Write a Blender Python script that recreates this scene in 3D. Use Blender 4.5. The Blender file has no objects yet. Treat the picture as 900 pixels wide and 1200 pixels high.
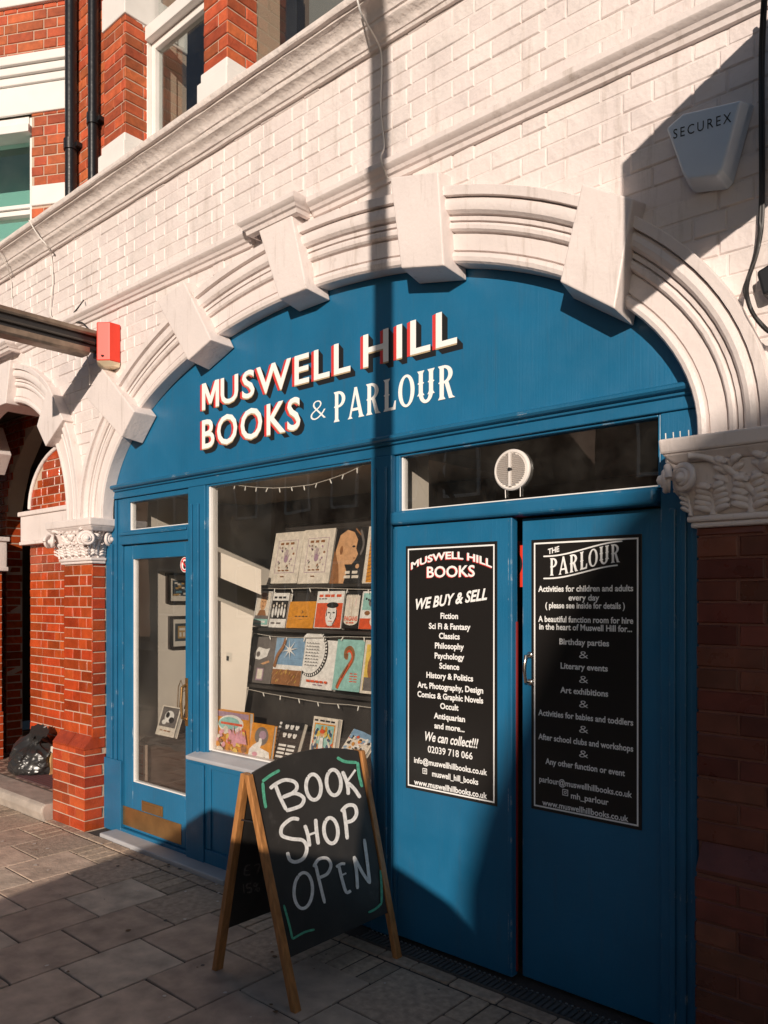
import bpy, math, random
from mathutils import Vector, Matrix
random.seed(7)
R = math.radians
SC = bpy.context.scene
COL = SC.collection

# ------------------------------------------------------------------ camera
CAM_Y, CAM_Z = -2.85, 1.62            # facade plane is y = 0, x runs along it, street is y < 0
YAW = math.atan2(810, 920)
FPX = 920.0                            # focal length in photo pixels (900 x 1200)
cam_d = bpy.data.cameras.new('camera')
cam = bpy.data.objects.new('camera', cam_d); COL.objects.link(cam)
cam.location = (0, CAM_Y, CAM_Z)
cam.rotation_euler = (R(90), 0, YAW)
cam_d.sensor_fit = 'VERTICAL'; cam_d.sensor_height = 36; cam_d.sensor_width = 27
cam_d.lens = FPX / 1200 * 36
cam_d.shift_y = 101 / 1200
cam_d.clip_start = 0.05; cam_d.clip_end = 400
SC.camera = cam

# ------------------------------------------------------------------ light
SUN = Vector((-0.56, 1.0, -0.32)).normalized()      # direction the light travels
el = math.asin(-SUN.z); az = math.atan2(-SUN.x, -SUN.y)
w = bpy.data.worlds.new('World'); SC.world = w; w.use_nodes = True
nt = w.node_tree; bg = nt.nodes['Background']
sk = nt.nodes.new('ShaderNodeTexSky'); sk.sky_type = 'NISHITA'; sk.sun_disc = False
sk.sun_elevation = el; sk.sun_rotation = az
sk.air_density = 1.0; sk.dust_density = 0.7; sk.ozone_density = 1.3
nt.links.new(sk.outputs[0], bg.inputs[0]); bg.inputs[1].default_value = 0.06
sl = bpy.data.lights.new('sun', 'SUN'); sl.energy = 4.5; sl.angle = R(0.5); sl.color = (1.0, 0.87, 0.74)
so = bpy.data.objects.new('sun', sl); COL.objects.link(so)
so.rotation_euler = SUN.to_track_quat('-Z', 'Y').to_euler(); so.location = (8, -20, 12)
SC.view_settings.view_transform = 'Standard'; SC.view_settings.look = 'None'
SC.view_settings.exposure = 0.0; SC.view_settings.gamma = 1.0
SC.cycles.max_bounces = 8; SC.cycles.transparent_max_bounces = 16
SC.cycles.use_denoising = True

# ------------------------------------------------------------------ photo pixel -> point on a plane of the place
_d = Vector((-math.sin(YAW), math.cos(YAW), 0)); _r = Vector((math.cos(YAW), math.sin(YAW), 0))
_C = Vector((0, CAM_Y, CAM_Z))
def ray(px, py): return _d + _r * ((px - 450) / FPX) + Vector((0, 0, (701 - py) / FPX))
def hit(px, py, P, n):
    q = ray(px, py); n = Vector(n); return _C + q * ((Vector(P) - _C).dot(n) / q.dot(n))
def onY(px, py, Y=0.0): return hit(px, py, (0, Y, 0), (0, 1, 0))
def onZ(px, py, Z=0.0): return hit(px, py, (0, 0, Z), (0, 0, 1))

# ------------------------------------------------------------------ materials
MATS = {}
def mat(name, col, rough=0.6, metal=0.0, bump=0.0, bscale=40.0, var=0.0, vscale=6.0, tint=False, spec=0.5,
        bump2=0.0, bscale2=200.0, dirt=None, dscale=3.0, damt=0.5, dedge=0.55, stretch=None, rvar=0.0, coat=0.0, dist=.006, wear=None, streak=None, stamt=.4, brush=0.0):
    m = bpy.data.materials.new(name); m.use_nodes = True; n = m.node_tree.nodes; l = m.node_tree.links
    b = n['Principled BSDF']; b.inputs['Roughness'].default_value = rough; b.inputs['Metallic'].default_value = metal
    b.inputs['Specular IOR Level'].default_value = spec
    if coat: b.inputs['Coat Weight'].default_value = coat; b.inputs['Coat Roughness'].default_value = 0.12
    tc = n.new('ShaderNodeTexCoord'); vec = tc.outputs['Object']
    if stretch:
        mp = n.new('ShaderNodeMapping'); mp.inputs['Scale'].default_value = stretch; l.new(vec, mp.inputs[0]); vec = mp.outputs[0]
    rgb = n.new('ShaderNodeRGB'); rgb.outputs[0].default_value = (*col, 1); c = rgb.outputs[0]
    if tint:
        a = n.new('ShaderNodeAttribute'); a.attribute_name = 'tint'
        mx = n.new('ShaderNodeMix'); mx.data_type = 'RGBA'; mx.blend_type = 'MULTIPLY'; mx.inputs[0].default_value = 1
        l.new(c, mx.inputs[6]); l.new(a.outputs[0], mx.inputs[7]); c = mx.outputs[2]
    if var:
        no = n.new('ShaderNodeTexNoise'); no.inputs['Scale'].default_value = vscale; no.inputs['Detail'].default_value = 6
        l.new(vec, no.inputs['Vector'])
        mr = n.new('ShaderNodeMapRange'); mr.inputs[1].default_value = 0.3; mr.inputs[2].default_value = 0.7
        mr.inputs[3].default_value = 1 - var; mr.inputs[4].default_value = 1 + var * 0.6
        l.new(no.outputs[0], mr.inputs[0])
        mx = n.new('ShaderNodeMix'); mx.data_type = 'RGBA'; mx.blend_type = 'MULTIPLY'; mx.inputs[0].default_value = 1
        l.new(c, mx.inputs[6]); l.new(mr.outputs[0], mx.inputs[7]); c = mx.outputs[2]
    if dirt:
        no = n.new('ShaderNodeTexNoise'); no.inputs['Scale'].default_value = dscale; no.inputs['Detail'].default_value = 9
        no.inputs['Roughness'].default_value = 0.7; l.new(vec, no.inputs['Vector'])
        mr = n.new('ShaderNodeMapRange'); mr.inputs[1].default_value = dedge; mr.inputs[2].default_value = dedge + 0.12
        mr.inputs[4].default_value = damt; l.new(no.outputs[0], mr.inputs[0])
        mx = n.new('ShaderNodeMix'); mx.data_type = 'RGBA'
        l.new(mr.outputs[0], mx.inputs[0]); l.new(c, mx.inputs[6]); mx.inputs[7].default_value = (*dirt, 1); c = mx.outputs[2]
    if streak:      # run-off stains drawn out downwards
        mp = n.new('ShaderNodeMapping'); mp.inputs['Scale'].default_value = (9, 9, .9); l.new(tc.outputs['Object'], mp.inputs[0])
        no = n.new('ShaderNodeTexNoise'); no.inputs['Scale'].default_value = 2.2; no.inputs['Detail'].default_value = 8; no.inputs['Roughness'].default_value = .65
        l.new(mp.outputs[0], no.inputs['Vector'])
        mr = n.new('ShaderNodeMapRange'); mr.inputs[1].default_value = .56; mr.inputs[2].default_value = .76; mr.inputs[4].default_value = stamt; l.new(no.outputs[0], mr.inputs[0])
        mx = n.new('ShaderNodeMix'); mx.data_type = 'RGBA'; l.new(mr.outputs[0], mx.inputs[0]); l.new(c, mx.inputs[6]); mx.inputs[7].default_value = (*streak, 1); c = mx.outputs[2]
    if wear:        # paint rubbed and chipped off along the arrises
        bv = n.new('ShaderNodeBevel'); bv.samples = 4; bv.inputs['Radius'].default_value = .007
        ge = n.new('ShaderNodeNewGeometry'); dp = n.new('ShaderNodeVectorMath'); dp.operation = 'DOT_PRODUCT'
        l.new(bv.outputs[0], dp.inputs[0]); l.new(ge.outputs['Normal'], dp.inputs[1])
        no = n.new('ShaderNodeTexNoise'); no.inputs['Scale'].default_value = 7; no.inputs['Detail'].default_value = 9; no.inputs['Roughness'].default_value = .7
        l.new(tc.outputs['Object'], no.inputs['Vector'])
        m1 = n.new('ShaderNodeMapRange'); m1.inputs[1].default_value = .992; m1.inputs[2].default_value = .93; l.new(dp.outputs['Value'], m1.inputs[0])
        m2 = n.new('ShaderNodeMapRange'); m2.inputs[1].default_value = .58; m2.inputs[2].default_value = .68; l.new(no.outputs[0], m2.inputs[0])
        mu = n.new('ShaderNodeMath'); mu.operation = 'MULTIPLY'; l.new(m1.outputs[0], mu.inputs[0]); l.new(m2.outputs[0], mu.inputs[1])
        mx = n.new('ShaderNodeMix'); mx.data_type = 'RGBA'; l.new(mu.outputs[0], mx.inputs[0]); l.new(c, mx.inputs[6]); mx.inputs[7].default_value = (*wear, 1); c = mx.outputs[2]
    l.new(c, b.inputs['Base Color'])
    if rvar:
        no = n.new('ShaderNodeTexNoise'); no.inputs['Scale'].default_value = 9; no.inputs['Detail'].default_value = 5
        l.new(vec, no.inputs['Vector'])
        mr = n.new('ShaderNodeMapRange'); mr.inputs[1].default_value = 0.3; mr.inputs[2].default_value = 0.7
        mr.inputs[3].default_value = rough - rvar; mr.inputs[4].default_value = rough + rvar
        l.new(no.outputs[0], mr.inputs[0]); l.new(mr.outputs[0], b.inputs['Roughness'])
    nrm = None
    for s, sc, dist in ((bump, bscale, dist), (bump2, bscale2, dist * .25)):
        if s:
            no = n.new('ShaderNodeTexNoise'); no.inputs['Scale'].default_value = sc; no.inputs['Detail'].default_value = 4
            l.new(vec, no.inputs['Vector'])
            bp = n.new('ShaderNodeBump'); bp.inputs['Strength'].default_value = s; bp.inputs['Distance'].default_value = dist
            l.new(no.outputs[0], bp.inputs['Height'])
            if nrm: l.new(nrm, bp.inputs['Normal'])
            nrm = bp.outputs[0]
    if brush:
        mp = n.new('ShaderNodeMapping'); mp.inputs['Scale'].default_value = (70, 70, 1.6); l.new(tc.outputs['Object'], mp.inputs[0])
        no = n.new('ShaderNodeTexNoise'); no.inputs['Scale'].default_value = 2; no.inputs['Detail'].default_value = 3; l.new(mp.outputs[0], no.inputs['Vector'])
        bp = n.new('ShaderNodeBump'); bp.inputs['Strength'].default_value = brush; bp.inputs['Distance'].default_value = .003; l.new(no.outputs[0], bp.inputs['Height'])
        if nrm: l.new(nrm, bp.inputs['Normal'])
        nrm = bp.outputs[0]
    if nrm: l.new(nrm, b.inputs['Normal'])
    MATS[name] = m; return m

def glass_mat(name, tint=(0.93, 0.95, 0.94), ior=1.52, rough=0.0, gain=1.0):
    m = bpy.data.materials.new(name); m.use_nodes = True; n = m.node_tree.nodes; l = m.node_tree.links
    n.clear(); o = n.new('ShaderNodeOutputMaterial')
    t = n.new('ShaderNodeBsdfTransparent'); t.inputs[0].default_value = (*tint, 1)
    g = n.new('ShaderNodeBsdfGlossy'); g.inputs['Roughness'].default_value = rough
    ge = n.new('ShaderNodeNewGeometry'); dp = n.new('ShaderNodeVectorMath'); dp.operation = 'DOT_PRODUCT'
    l.new(ge.outputs['Normal'], dp.inputs[0]); l.new(ge.outputs['Incoming'], dp.inputs[1])
    ab = n.new('ShaderNodeMath'); ab.operation = 'ABSOLUTE'; l.new(dp.outputs['Value'], ab.inputs[0])
    om = n.new('ShaderNodeMath'); om.operation = 'SUBTRACT'; om.inputs[0].default_value = 1; l.new(ab.outputs[0], om.inputs[1])
    pw = n.new('ShaderNodeMath'); pw.operation = 'POWER'; pw.inputs[1].default_value = 5; l.new(om.outputs[0], pw.inputs[0])
    f = n.new('ShaderNodeMath'); f.operation = 'MULTIPLY_ADD'; f.inputs[1].default_value = 0.96; f.inputs[2].default_value = 0.04; l.new(pw.outputs[0], f.inputs[0])
    mm = n.new('ShaderNodeMath'); mm.operation = 'MULTIPLY'; mm.inputs[1].default_value = gain; mm.use_clamp = True
    mx = n.new('ShaderNodeMixShader')
    tc = n.new('ShaderNodeTexCoord'); no = n.new('ShaderNodeTexNoise'); no.inputs['Scale'].default_value = 1.6
    bp = n.new('ShaderNodeBump'); bp.inputs['Strength'].default_value = 0.12; bp.inputs['Distance'].default_value = 0.01
    l.new(tc.outputs['Object'], no.inputs['Vector']); l.new(no.outputs[0], bp.inputs['Height']); l.new(bp.outputs[0], g.inputs['Normal'])
    l.new(f.outputs[0], mm.inputs[0]); l.new(mm.outputs[0], mx.inputs[0]); l.new(t.outputs[0], mx.inputs[1]); l.new(g.outputs[0], mx.inputs[2])
    df = n.new('ShaderNodeBsdfDiffuse'); df.inputs[0].default_value = (.8, .74, .66, 1)
    n2 = n.new('ShaderNodeTexNoise'); n2.inputs['Scale'].default_value = 3.2; n2.inputs['Detail'].default_value = 8; n2.inputs['Roughness'].default_value = .7; l.new(tc.outputs['Object'], n2.inputs['Vector'])
    r2 = n.new('ShaderNodeMapRange'); r2.inputs[1].default_value = .42; r2.inputs[2].default_value = .75; r2.inputs[3].default_value = .002; r2.inputs[4].default_value = .020; l.new(n2.outputs[0], r2.inputs[0])
    m3 = n.new('ShaderNodeMixShader'); l.new(r2.outputs[0], m3.inputs[0]); l.new(mx.outputs[0], m3.inputs[1]); l.new(df.outputs[0], m3.inputs[2])
    l.new(m3.outputs[0], o.inputs[0]); MATS[name] = m; return m

WHITE = mat('white_masonry_paint', (0.76, 0.675, 0.645), 0.5, bump=.9, bscale=8, bump2=.8, bscale2=55, dist=.013, var=0.09, vscale=4, dirt=(0.50, 0.42, 0.37), dscale=5, damt=0.35, dedge=0.62, tint=True, streak=(.44, .37, .32), stamt=.6)
STUCCO = mat('white_stucco_paint', (0.77, 0.685, 0.655), 0.42, bump=0.5, bscale=10, bump2=0.7, bscale2=60, dist=.009, var=0.08, vscale=3, dirt=(0.36, 0.30, 0.26), dscale=9, damt=0.6, dedge=0.635, streak=(.40, .33, .28), stamt=.65, wear=(.30, .25, .21))
ROUGHST = mat('rough_white_stone_paint', (0.74, 0.66, 0.62), 0.55, bump=1.0, bscale=22, bump2=0.9, bscale2=90, dist=.010, var=0.10, vscale=7, dirt=(0.42, 0.35, 0.30), dscale=8, damt=0.45, dedge=0.62)
CARVE = mat('white_carved_stone_paint', (0.77, 0.685, 0.655), 0.45, bump=0.3, bscale=40, var=0.06, vscale=8, dirt=(0.36, 0.30, 0.26), dscale=14, damt=0.4, dedge=0.66)
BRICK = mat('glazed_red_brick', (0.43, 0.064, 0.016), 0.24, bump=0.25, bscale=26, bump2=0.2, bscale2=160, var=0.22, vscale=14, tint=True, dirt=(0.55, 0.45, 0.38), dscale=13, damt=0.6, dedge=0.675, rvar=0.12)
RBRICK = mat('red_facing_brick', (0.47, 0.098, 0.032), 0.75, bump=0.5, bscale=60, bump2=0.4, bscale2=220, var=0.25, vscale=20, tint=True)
DBRICK = mat('dark_brown_brick', (0.17, 0.050, 0.031), 0.34, bump=0.25, bscale=26, var=0.25, vscale=12, tint=True, dirt=(0.55, 0.48, 0.43), dscale=10, damt=0.8, dedge=0.735, rvar=0.1)  # darker and browner than the glazed red brick, with scattered pale flecks
MORTAR = mat('pale_mortar', (0.52, 0.39, 0.30), 0.85, bump=0.6, bscale=120)
DMORTAR = mat('dark_brown_mortar', (0.19, 0.075, 0.05), 0.85, bump=0.6, bscale=120)
BLUE = mat('blue_gloss_paint', (0.013, 0.136, 0.272), 0.40, bump=0.2, bscale=9, bump2=0.2, bscale2=80, var=0.13, vscale=2.2, rvar=0.1, dirt=(0.20, 0.26, 0.30), dscale=26, damt=0.5, dedge=0.725, wear=(.50, .55, .58), brush=.35, streak=(.05, .10, .15), stamt=.35)
BLUE2 = mat('blue_joinery_paint', (0.014, 0.129, 0.257), 0.38, bump=0.2, bscale=14, bump2=0.25, bscale2=70, var=0.13, vscale=4, rvar=0.1, dirt=(0.30, 0.36, 0.40), dscale=30, damt=0.7, dedge=0.70, wear=(.55, .60, .63), brush=.3)
GLASS = glass_mat('window_glass', tint=(.97, .97, .96), gain=2.4)
GLASSUP = glass_mat('upper_window_glass', gain=1.6)
GLASSTEAL = glass_mat('teal_window_glass', tint=(0.82, 0.95, 0.92), gain=1.6)
WPAINT = mat('white_gloss_paint', (0.8, 0.77, 0.74), 0.35, bump=0.1, bscale=20, var=0.05)
LEAD = mat('grey_sill_paint', (0.42, 0.42, 0.44), 0.5, bump=0.2, bscale=30, var=0.1)
SLAB = mat('concrete_paving', (0.54, 0.415, 0.325), 0.85, bump=0.7, bscale=32, bump2=1.0, bscale2=230, var=0.32, vscale=8, tint=True, dirt=(0.60, 0.54, 0.49), dscale=26, damt=0.5, dedge=0.665)
SETT = mat('granite_sett', (0.47, 0.36, 0.28), 0.85, bump=0.8, bscale=70, bump2=0.8, bscale2=260, var=0.3, vscale=30, tint=True)
JOINT = mat('dark_joint_grit', (0.06, 0.05, 0.045), 0.95, bump=0.8, bscale=150)
ASPH = mat('asphalt', (0.05, 0.05, 0.052), 0.9, bump=0.6, bscale=160, var=0.2, vscale=2)
STONE = mat('worn_step_stone', (0.42, 0.36, 0.31), 0.75, bump=0.6, bscale=25, bump2=0.5, bscale2=140, var=0.2, vscale=8, dirt=(0.2, 0.15, 0.12), dscale=9, damt=0.5, dedge=0.6)
BLACK = mat('black_vinyl', (0.016, 0.014, 0.013), 0.28, bump=0.06, bscale=8)
BLACKM = mat('black_metal', (0.018, 0.018, 0.02), 0.4, bump=0.15, bscale=30)
PIPE = mat('black_iron_paint', (0.012, 0.012, 0.014), 0.3, bump=0.2, bscale=30)
CHALKB = mat('chalkboard_black', (0.030, 0.026, 0.023), 0.55, bump=0.12, bscale=30, var=0.35, vscale=5, dirt=(0.13, 0.12, 0.11), dscale=5, damt=0.35, dedge=0.58, rvar=0.08)
CHALK = mat('white_chalk', (0.82, 0.80, 0.78), 0.9, bump=0.5, bscale=200, var=0.18, vscale=60)
CHALKG = mat('green_chalk', (0.10, 0.42, 0.27), 0.9, bump=0.5, bscale=200, var=0.3, vscale=60)
CHALKF = mat('faded_chalk', (0.16, 0.14, 0.13), 0.9, var=0.4, vscale=80)
WOOD = mat('varnished_pine', (0.43, 0.19, 0.062), 0.42, bump=0.2, bscale=30, var=0.35, vscale=12, stretch=(5, 5, 0.6))
TXTW = mat('white_lettering', (0.88, 0.87, 0.85), 0.45)
TXTR = mat('red_lettering', (0.66, 0.045, 0.04), 0.45)
TXTB = mat('black_lettering', (0.012, 0.012, 0.013), 0.5)
TXTG = mat('gold_lettering', (0.45, 0.34, 0.20), 0.5)
BRASS = mat('aged_brass', (0.52, 0.30, 0.12), 0.34, metal=0.85, bump=0.15, bscale=30, var=0.2, vscale=10)
CHROME = mat('worn_chrome', (0.75, 0.68, 0.6), 0.2, metal=1.0)
REDP = mat('red_plastic', (0.75, 0.045, 0.02), 0.4, var=0.06)
CREAMP = mat('cream_plastic', (0.72, 0.60, 0.42), 0.45)
ALARM = mat('pale_alarm_plastic', (0.70, 0.77, 0.86), 0.28, var=0.04)  # blue of the reflected sky is put into the base colour
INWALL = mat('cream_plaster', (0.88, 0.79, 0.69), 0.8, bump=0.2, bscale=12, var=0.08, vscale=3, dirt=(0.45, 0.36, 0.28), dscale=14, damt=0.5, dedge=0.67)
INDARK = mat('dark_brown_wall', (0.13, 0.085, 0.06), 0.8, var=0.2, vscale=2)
INFLOOR = mat('dark_floorboards', (0.10, 0.06, 0.04), 0.6, var=0.2)
SHELF = mat('black_display_board', (0.035, 0.030, 0.027), 0.55, var=0.25, vscale=6, bump=0.1)
PAGES = mat('paper_pages', (0.74, 0.68, 0.60), 0.8, var=0.06)
WIREC = mat('clear_light_cable', (0.55, 0.5, 0.44), 0.4)
BULB = mat('small_clear_bulb', (0.85, 0.82, 0.76), 0.2)
CABLEW = mat('white_cable', (0.7, 0.66, 0.62), 0.5)
CABLEB = mat('black_cable', (0.02, 0.018, 0.017), 0.5)
BAG = mat('black_bin_bag', (0.028, 0.027, 0.027), 0.30, bump=.5, bscale=6)
KRAFT = mat('brown_paper_bag', (0.50, 0.30, 0.13), 0.75, bump=0.5, bscale=20, var=0.1)
MATT = mat('striped_doormat', (0.09, 0.045, 0.045), 0.9, bump=0.8, bscale=200)
DRAIN = mat('grey_steel_grate', (0.16, 0.155, 0.15), 0.5, metal=0.5, var=0.2)
LEAF = mat('dark_green_leaf', (0.05, 0.09, 0.035), 0.5)
BARK = mat('bare_tree_bark', (0.09, 0.07, 0.055), 0.9, bump=0.8, bscale=40)
CLOTH = mat('black_cloth', (0.03, 0.027, 0.025), 0.85, bump=0.8, bscale=18)
CARPAINT = mat('silver_car_paint', (0.30, 0.31, 0.32), 0.3, metal=0.5)
RUBBER = mat('black_rubber', (0.02, 0.02, 0.02), 0.8)
LAMPGL = mat('red_lens', (0.5, 0.02, 0.02), 0.2)
HOUSE1 = mat('brown_brick_terrace', (0.22, 0.13, 0.09), 0.85, var=0.25, vscale=2)
HOUSE2 = mat('cream_render', (0.5, 0.44, 0.36), 0.85, var=0.15, vscale=1)
SLATE = mat('slate_roof', (0.09, 0.09, 0.10), 0.7, var=0.2, vscale=3)
FRAMEB = mat('dark_picture_frame', (0.025, 0.016, 0.012), 0.4)
CARD = mat('white_mount_card', (0.72, 0.66, 0.58), 0.8)
def flat(name, col, rough=0.45, **k):
    return MATS[name] if name in MATS else mat(name, col, rough, **k)

# ------------------------------------------------------------------ mesh builder
ORG = {}
class MB:
    def __init__(s): s.v = []; s.f = []; s.m = []; s.t = []; s.mi = 0; s.tint = (1, 1, 1)
    def face(s, pts, mi=None, tint=None):
        i = len(s.v); s.v += [tuple(p) for p in pts]; s.f.append(tuple(range(i, i + len(pts))))
        s.m.append(s.mi if mi is None else mi); s.t.append(tint or s.tint)
    def mesh(s, vs, fs, mi=None):
        i = len(s.v); s.v += [tuple(p) for p in vs]
        for f in fs:
            s.f.append(tuple(i + k for k in f)); s.m.append(s.mi if mi is None else mi); s.t.append(s.tint)
    def box(s, x0, x1, y0, y1, z0, z1, mi=None):
        x0, x1 = sorted((x0, x1)); y0, y1 = sorted((y0, y1)); z0, z1 = sorted((z0, z1))
        vs = [(x0, y0, z0), (x1, y0, z0), (x1, y1, z0), (x0, y1, z0), (x0, y0, z1), (x1, y0, z1), (x1, y1, z1), (x0, y1, z1)]
        s.mesh(vs, [(0, 3, 2, 1), (4, 5, 6, 7), (0, 1, 5, 4), (1, 2, 6, 5), (2, 3, 7, 6), (3, 0, 4, 7)], mi)
    def hexa(s, a, b, mi=None):            # two quads, matching corners
        s.mesh(list(a) + list(b), [(3, 2, 1, 0), (4, 5, 6, 7), (0, 1, 5, 4), (1, 2, 6, 5), (2, 3, 7, 6), (3, 0, 4, 7)], mi)
    def prism(s, pts, off, mi=None):       # closed polygon of 3D points extruded by off
        n = len(pts); off = Vector(off); a = [Vector(p) for p in pts]; b = [p + off for p in a]
        s.mesh(a + b, [tuple(range(n))[::-1], tuple(range(n, 2 * n))] + [(k, (k + 1) % n, n + (k + 1) % n, n + k) for k in range(n)], mi)
    def sweep(s, rings, closed=False, caps=True, mi=None):   # list of rings (same length); ring closed if closed
        n = len(rings[0]); vs = [p for r in rings for p in r]; fs = []
        for i in range(len(rings) - 1):
            for k in range(n if closed else n - 1):
                k2 = (k + 1) % n
                fs.append((i * n + k, i * n + k2, (i + 1) * n + k2, (i + 1) * n + k))
        if caps:
            fs.append(tuple(range(n))[::-1]); o = (len(rings) - 1) * n; fs.append(tuple(range(o, o + n)))
        s.mesh(vs, fs, mi)
    def tube(s, path, r, n=8, mi=None, caps=True):
        path = [Vector(p) for p in path]; rings = []
        up = Vector((0, 0, 1)); prev = None
        for i, p in enumerate(path):
            t = (path[min(i + 1, len(path) - 1)] - path[max(i - 1, 0)]).normalized()
            if prev is None:
                a = t.cross(up)
                if a.length < 0.05: a = t.cross(Vector((1, 0, 0)))
                a.normalize()
            else:
                a = (prev - t * prev.dot(t)); a.normalize()
            prev = a; b = t.cross(a)
            rr = r[i] if isinstance(r, (list, tuple)) else r
            rings.append([p + (a * math.cos(2 * math.pi * k / n) + b * math.sin(2 * math.pi * k / n)) * rr for k in range(n)])
        s.sweep(rings, True, caps, mi)
    def lathe(s, c, axis, prof, n=24, mi=None):   # prof: (radius, distance along axis)
        c = Vector(c); ax = Vector(axis).normalized(); a = ax.orthogonal().normalized(); b = ax.cross(a)
        s.sweep([[c + ax * h + (a * math.cos(2 * math.pi * k / n) + b * math.sin(2 * math.pi * k / n)) * r for k in range(n)] for r, h in prof], True, True, mi)
    def build(s, name, mats, parent=None, smooth=None, bevel=0.0, loc=None, seg=2):
        o0 = ORG[parent] if parent is not None else Vector(loc if loc is not None else (0, 0, 0))
        me = bpy.data.meshes.new(name)
        me.from_pydata([Vector(p) - o0 for p in s.v], [], s.f)
        if not isinstance(mats, (list, tuple)): mats = [mats]
        for m in mats: me.materials.append(m)
        me.polygons.foreach_set('material_index', s.m)
        at = me.color_attributes.new('tint', 'FLOAT_COLOR', 'CORNER')
        cols = []
        for f, t in zip(s.f, s.t): cols += [t[0], t[1], t[2], 1.0] * len(f)
        at.data.foreach_set('color', cols)
        me.validate(); me.update()
        import bmesh
        bm = bmesh.new(); bm.from_mesh(me); bmesh.ops.recalc_face_normals(bm, faces=bm.faces)
        if name in ('fascia_lettering', 'text_line', 'wavy_rule', 'camera_icon', 'border'):
            bm.normal_update(); bmesh.ops.reverse_faces(bm, faces=[f for f in bm.faces if f.normal.y > 0])
        bm.to_mesh(me); bm.free()
        if smooth:
            me.polygons.foreach_set('use_smooth', [True] * len(me.polygons)); me.set_sharp_from_angle(angle=R(smooth))
        o = bpy.data.objects.new(name, me); COL.objects.link(o)
        if parent is not None: o.parent = parent
        else: o.location = o0
        ORG[o] = o0
        if bevel:
            b = o.modifiers.new('bevel', 'BEVEL'); b.width = bevel; b.segments = seg; b.limit_method = 'ANGLE'; b.angle_limit = R(40)
        return o
def tag(o, label=None, cat=None, group=None, kind=None):
    if label: o['label'] = label
    if cat: o['category'] = cat
    if group: o['group'] = group
    if kind: o['kind'] = kind
    return o
def thing(name, loc, label, cat, group=None):
    o = bpy.data.objects.new(name, None); COL.objects.link(o); o.location = loc; o.empty_display_size = 0.1
    ORG[o] = Vector(loc); return tag(o, label, cat, group)
def copy_tree(o, offset, parent=None):
    c = o.copy(); COL.objects.link(c)
    if parent is not None: c.parent = parent
    else: c.location = o.location + Vector(offset)
    for ch in o.children: copy_tree(ch, offset, c)
    return c

# ------------------------------------------------------------------ bricks laid one by one inside a wall sheet
def bricks(mb, P, u, n, L, H, inside=None, course=0.0755, bl=0.226, joint=0.0078, proud=0.006, tints=(0.62, 1.22), mi=0, jit=0.0015,
           flemish=True, start=0, bev=0.004, hue=0.2):
    P = Vector(P); u = Vector(u).normalized(); n = Vector(n).normalized(); up = Vector((0, 0, 1))
    rows = int(math.ceil(H / course))
    for r in range(rows):
        z0 = r * course; z1 = min(z0 + course - joint, H - 0.002)
        if z1 - z0 < 0.012: continue
        k = start + r; x = -bl * (0.0 if k % 2 == 0 else (0.375 if flemish else 0.5)) ; i = 0
        while x < L:
            ln = bl if (not flemish or i % 2 == 0) else bl / 2
            a0, a1 = max(0.0, x), min(L, x + ln - joint); x += ln; i += 1
            if a1 - a0 < 0.02: continue
            if inside and not inside(0.5 * (a0 + a1), 0.5 * (z0 + z1)): continue
            b = bev; pr = proud + random.uniform(-1, 1) * jit
            sh = [random.uniform(-1, 1) * jit for _ in range(4)]
            def q(a, z, d): return P + u * a + up * z + n * d
            back = [q(a0, z0, 0), q(a1, z0, 0), q(a1, z1, 0), q(a0, z1, 0)]
            mid = [q(a0, z0, pr - b + sh[0]), q(a1, z0, pr - b + sh[1]), q(a1, z1, pr - b + sh[2]), q(a0, z1, pr - b + sh[3])]
            fr = [q(a0 + b, z0 + b, pr + sh[0]), q(a1 - b, z0 + b, pr + sh[1]), q(a1 - b, z1 - b, pr + sh[2]), q(a0 + b, z1 - b, pr + sh[3])]
            t = random.uniform(*tints); h = random.uniform(-hue, hue)
            mb.tint = (t, t * (1 + h), t * (1 + h * 0.5))
            fs = []
            for s0 in (0, 4):
                for e in range(4):
                    e2 = (e + 1) % 4; fs.append((s0 + e, s0 + e2, s0 + 4 + e2, s0 + 4 + e))
            fs.append((8, 9, 10, 11)); mb.mesh(back + mid + fr, fs, mi)
    mb.tint = (1, 1, 1)

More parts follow.
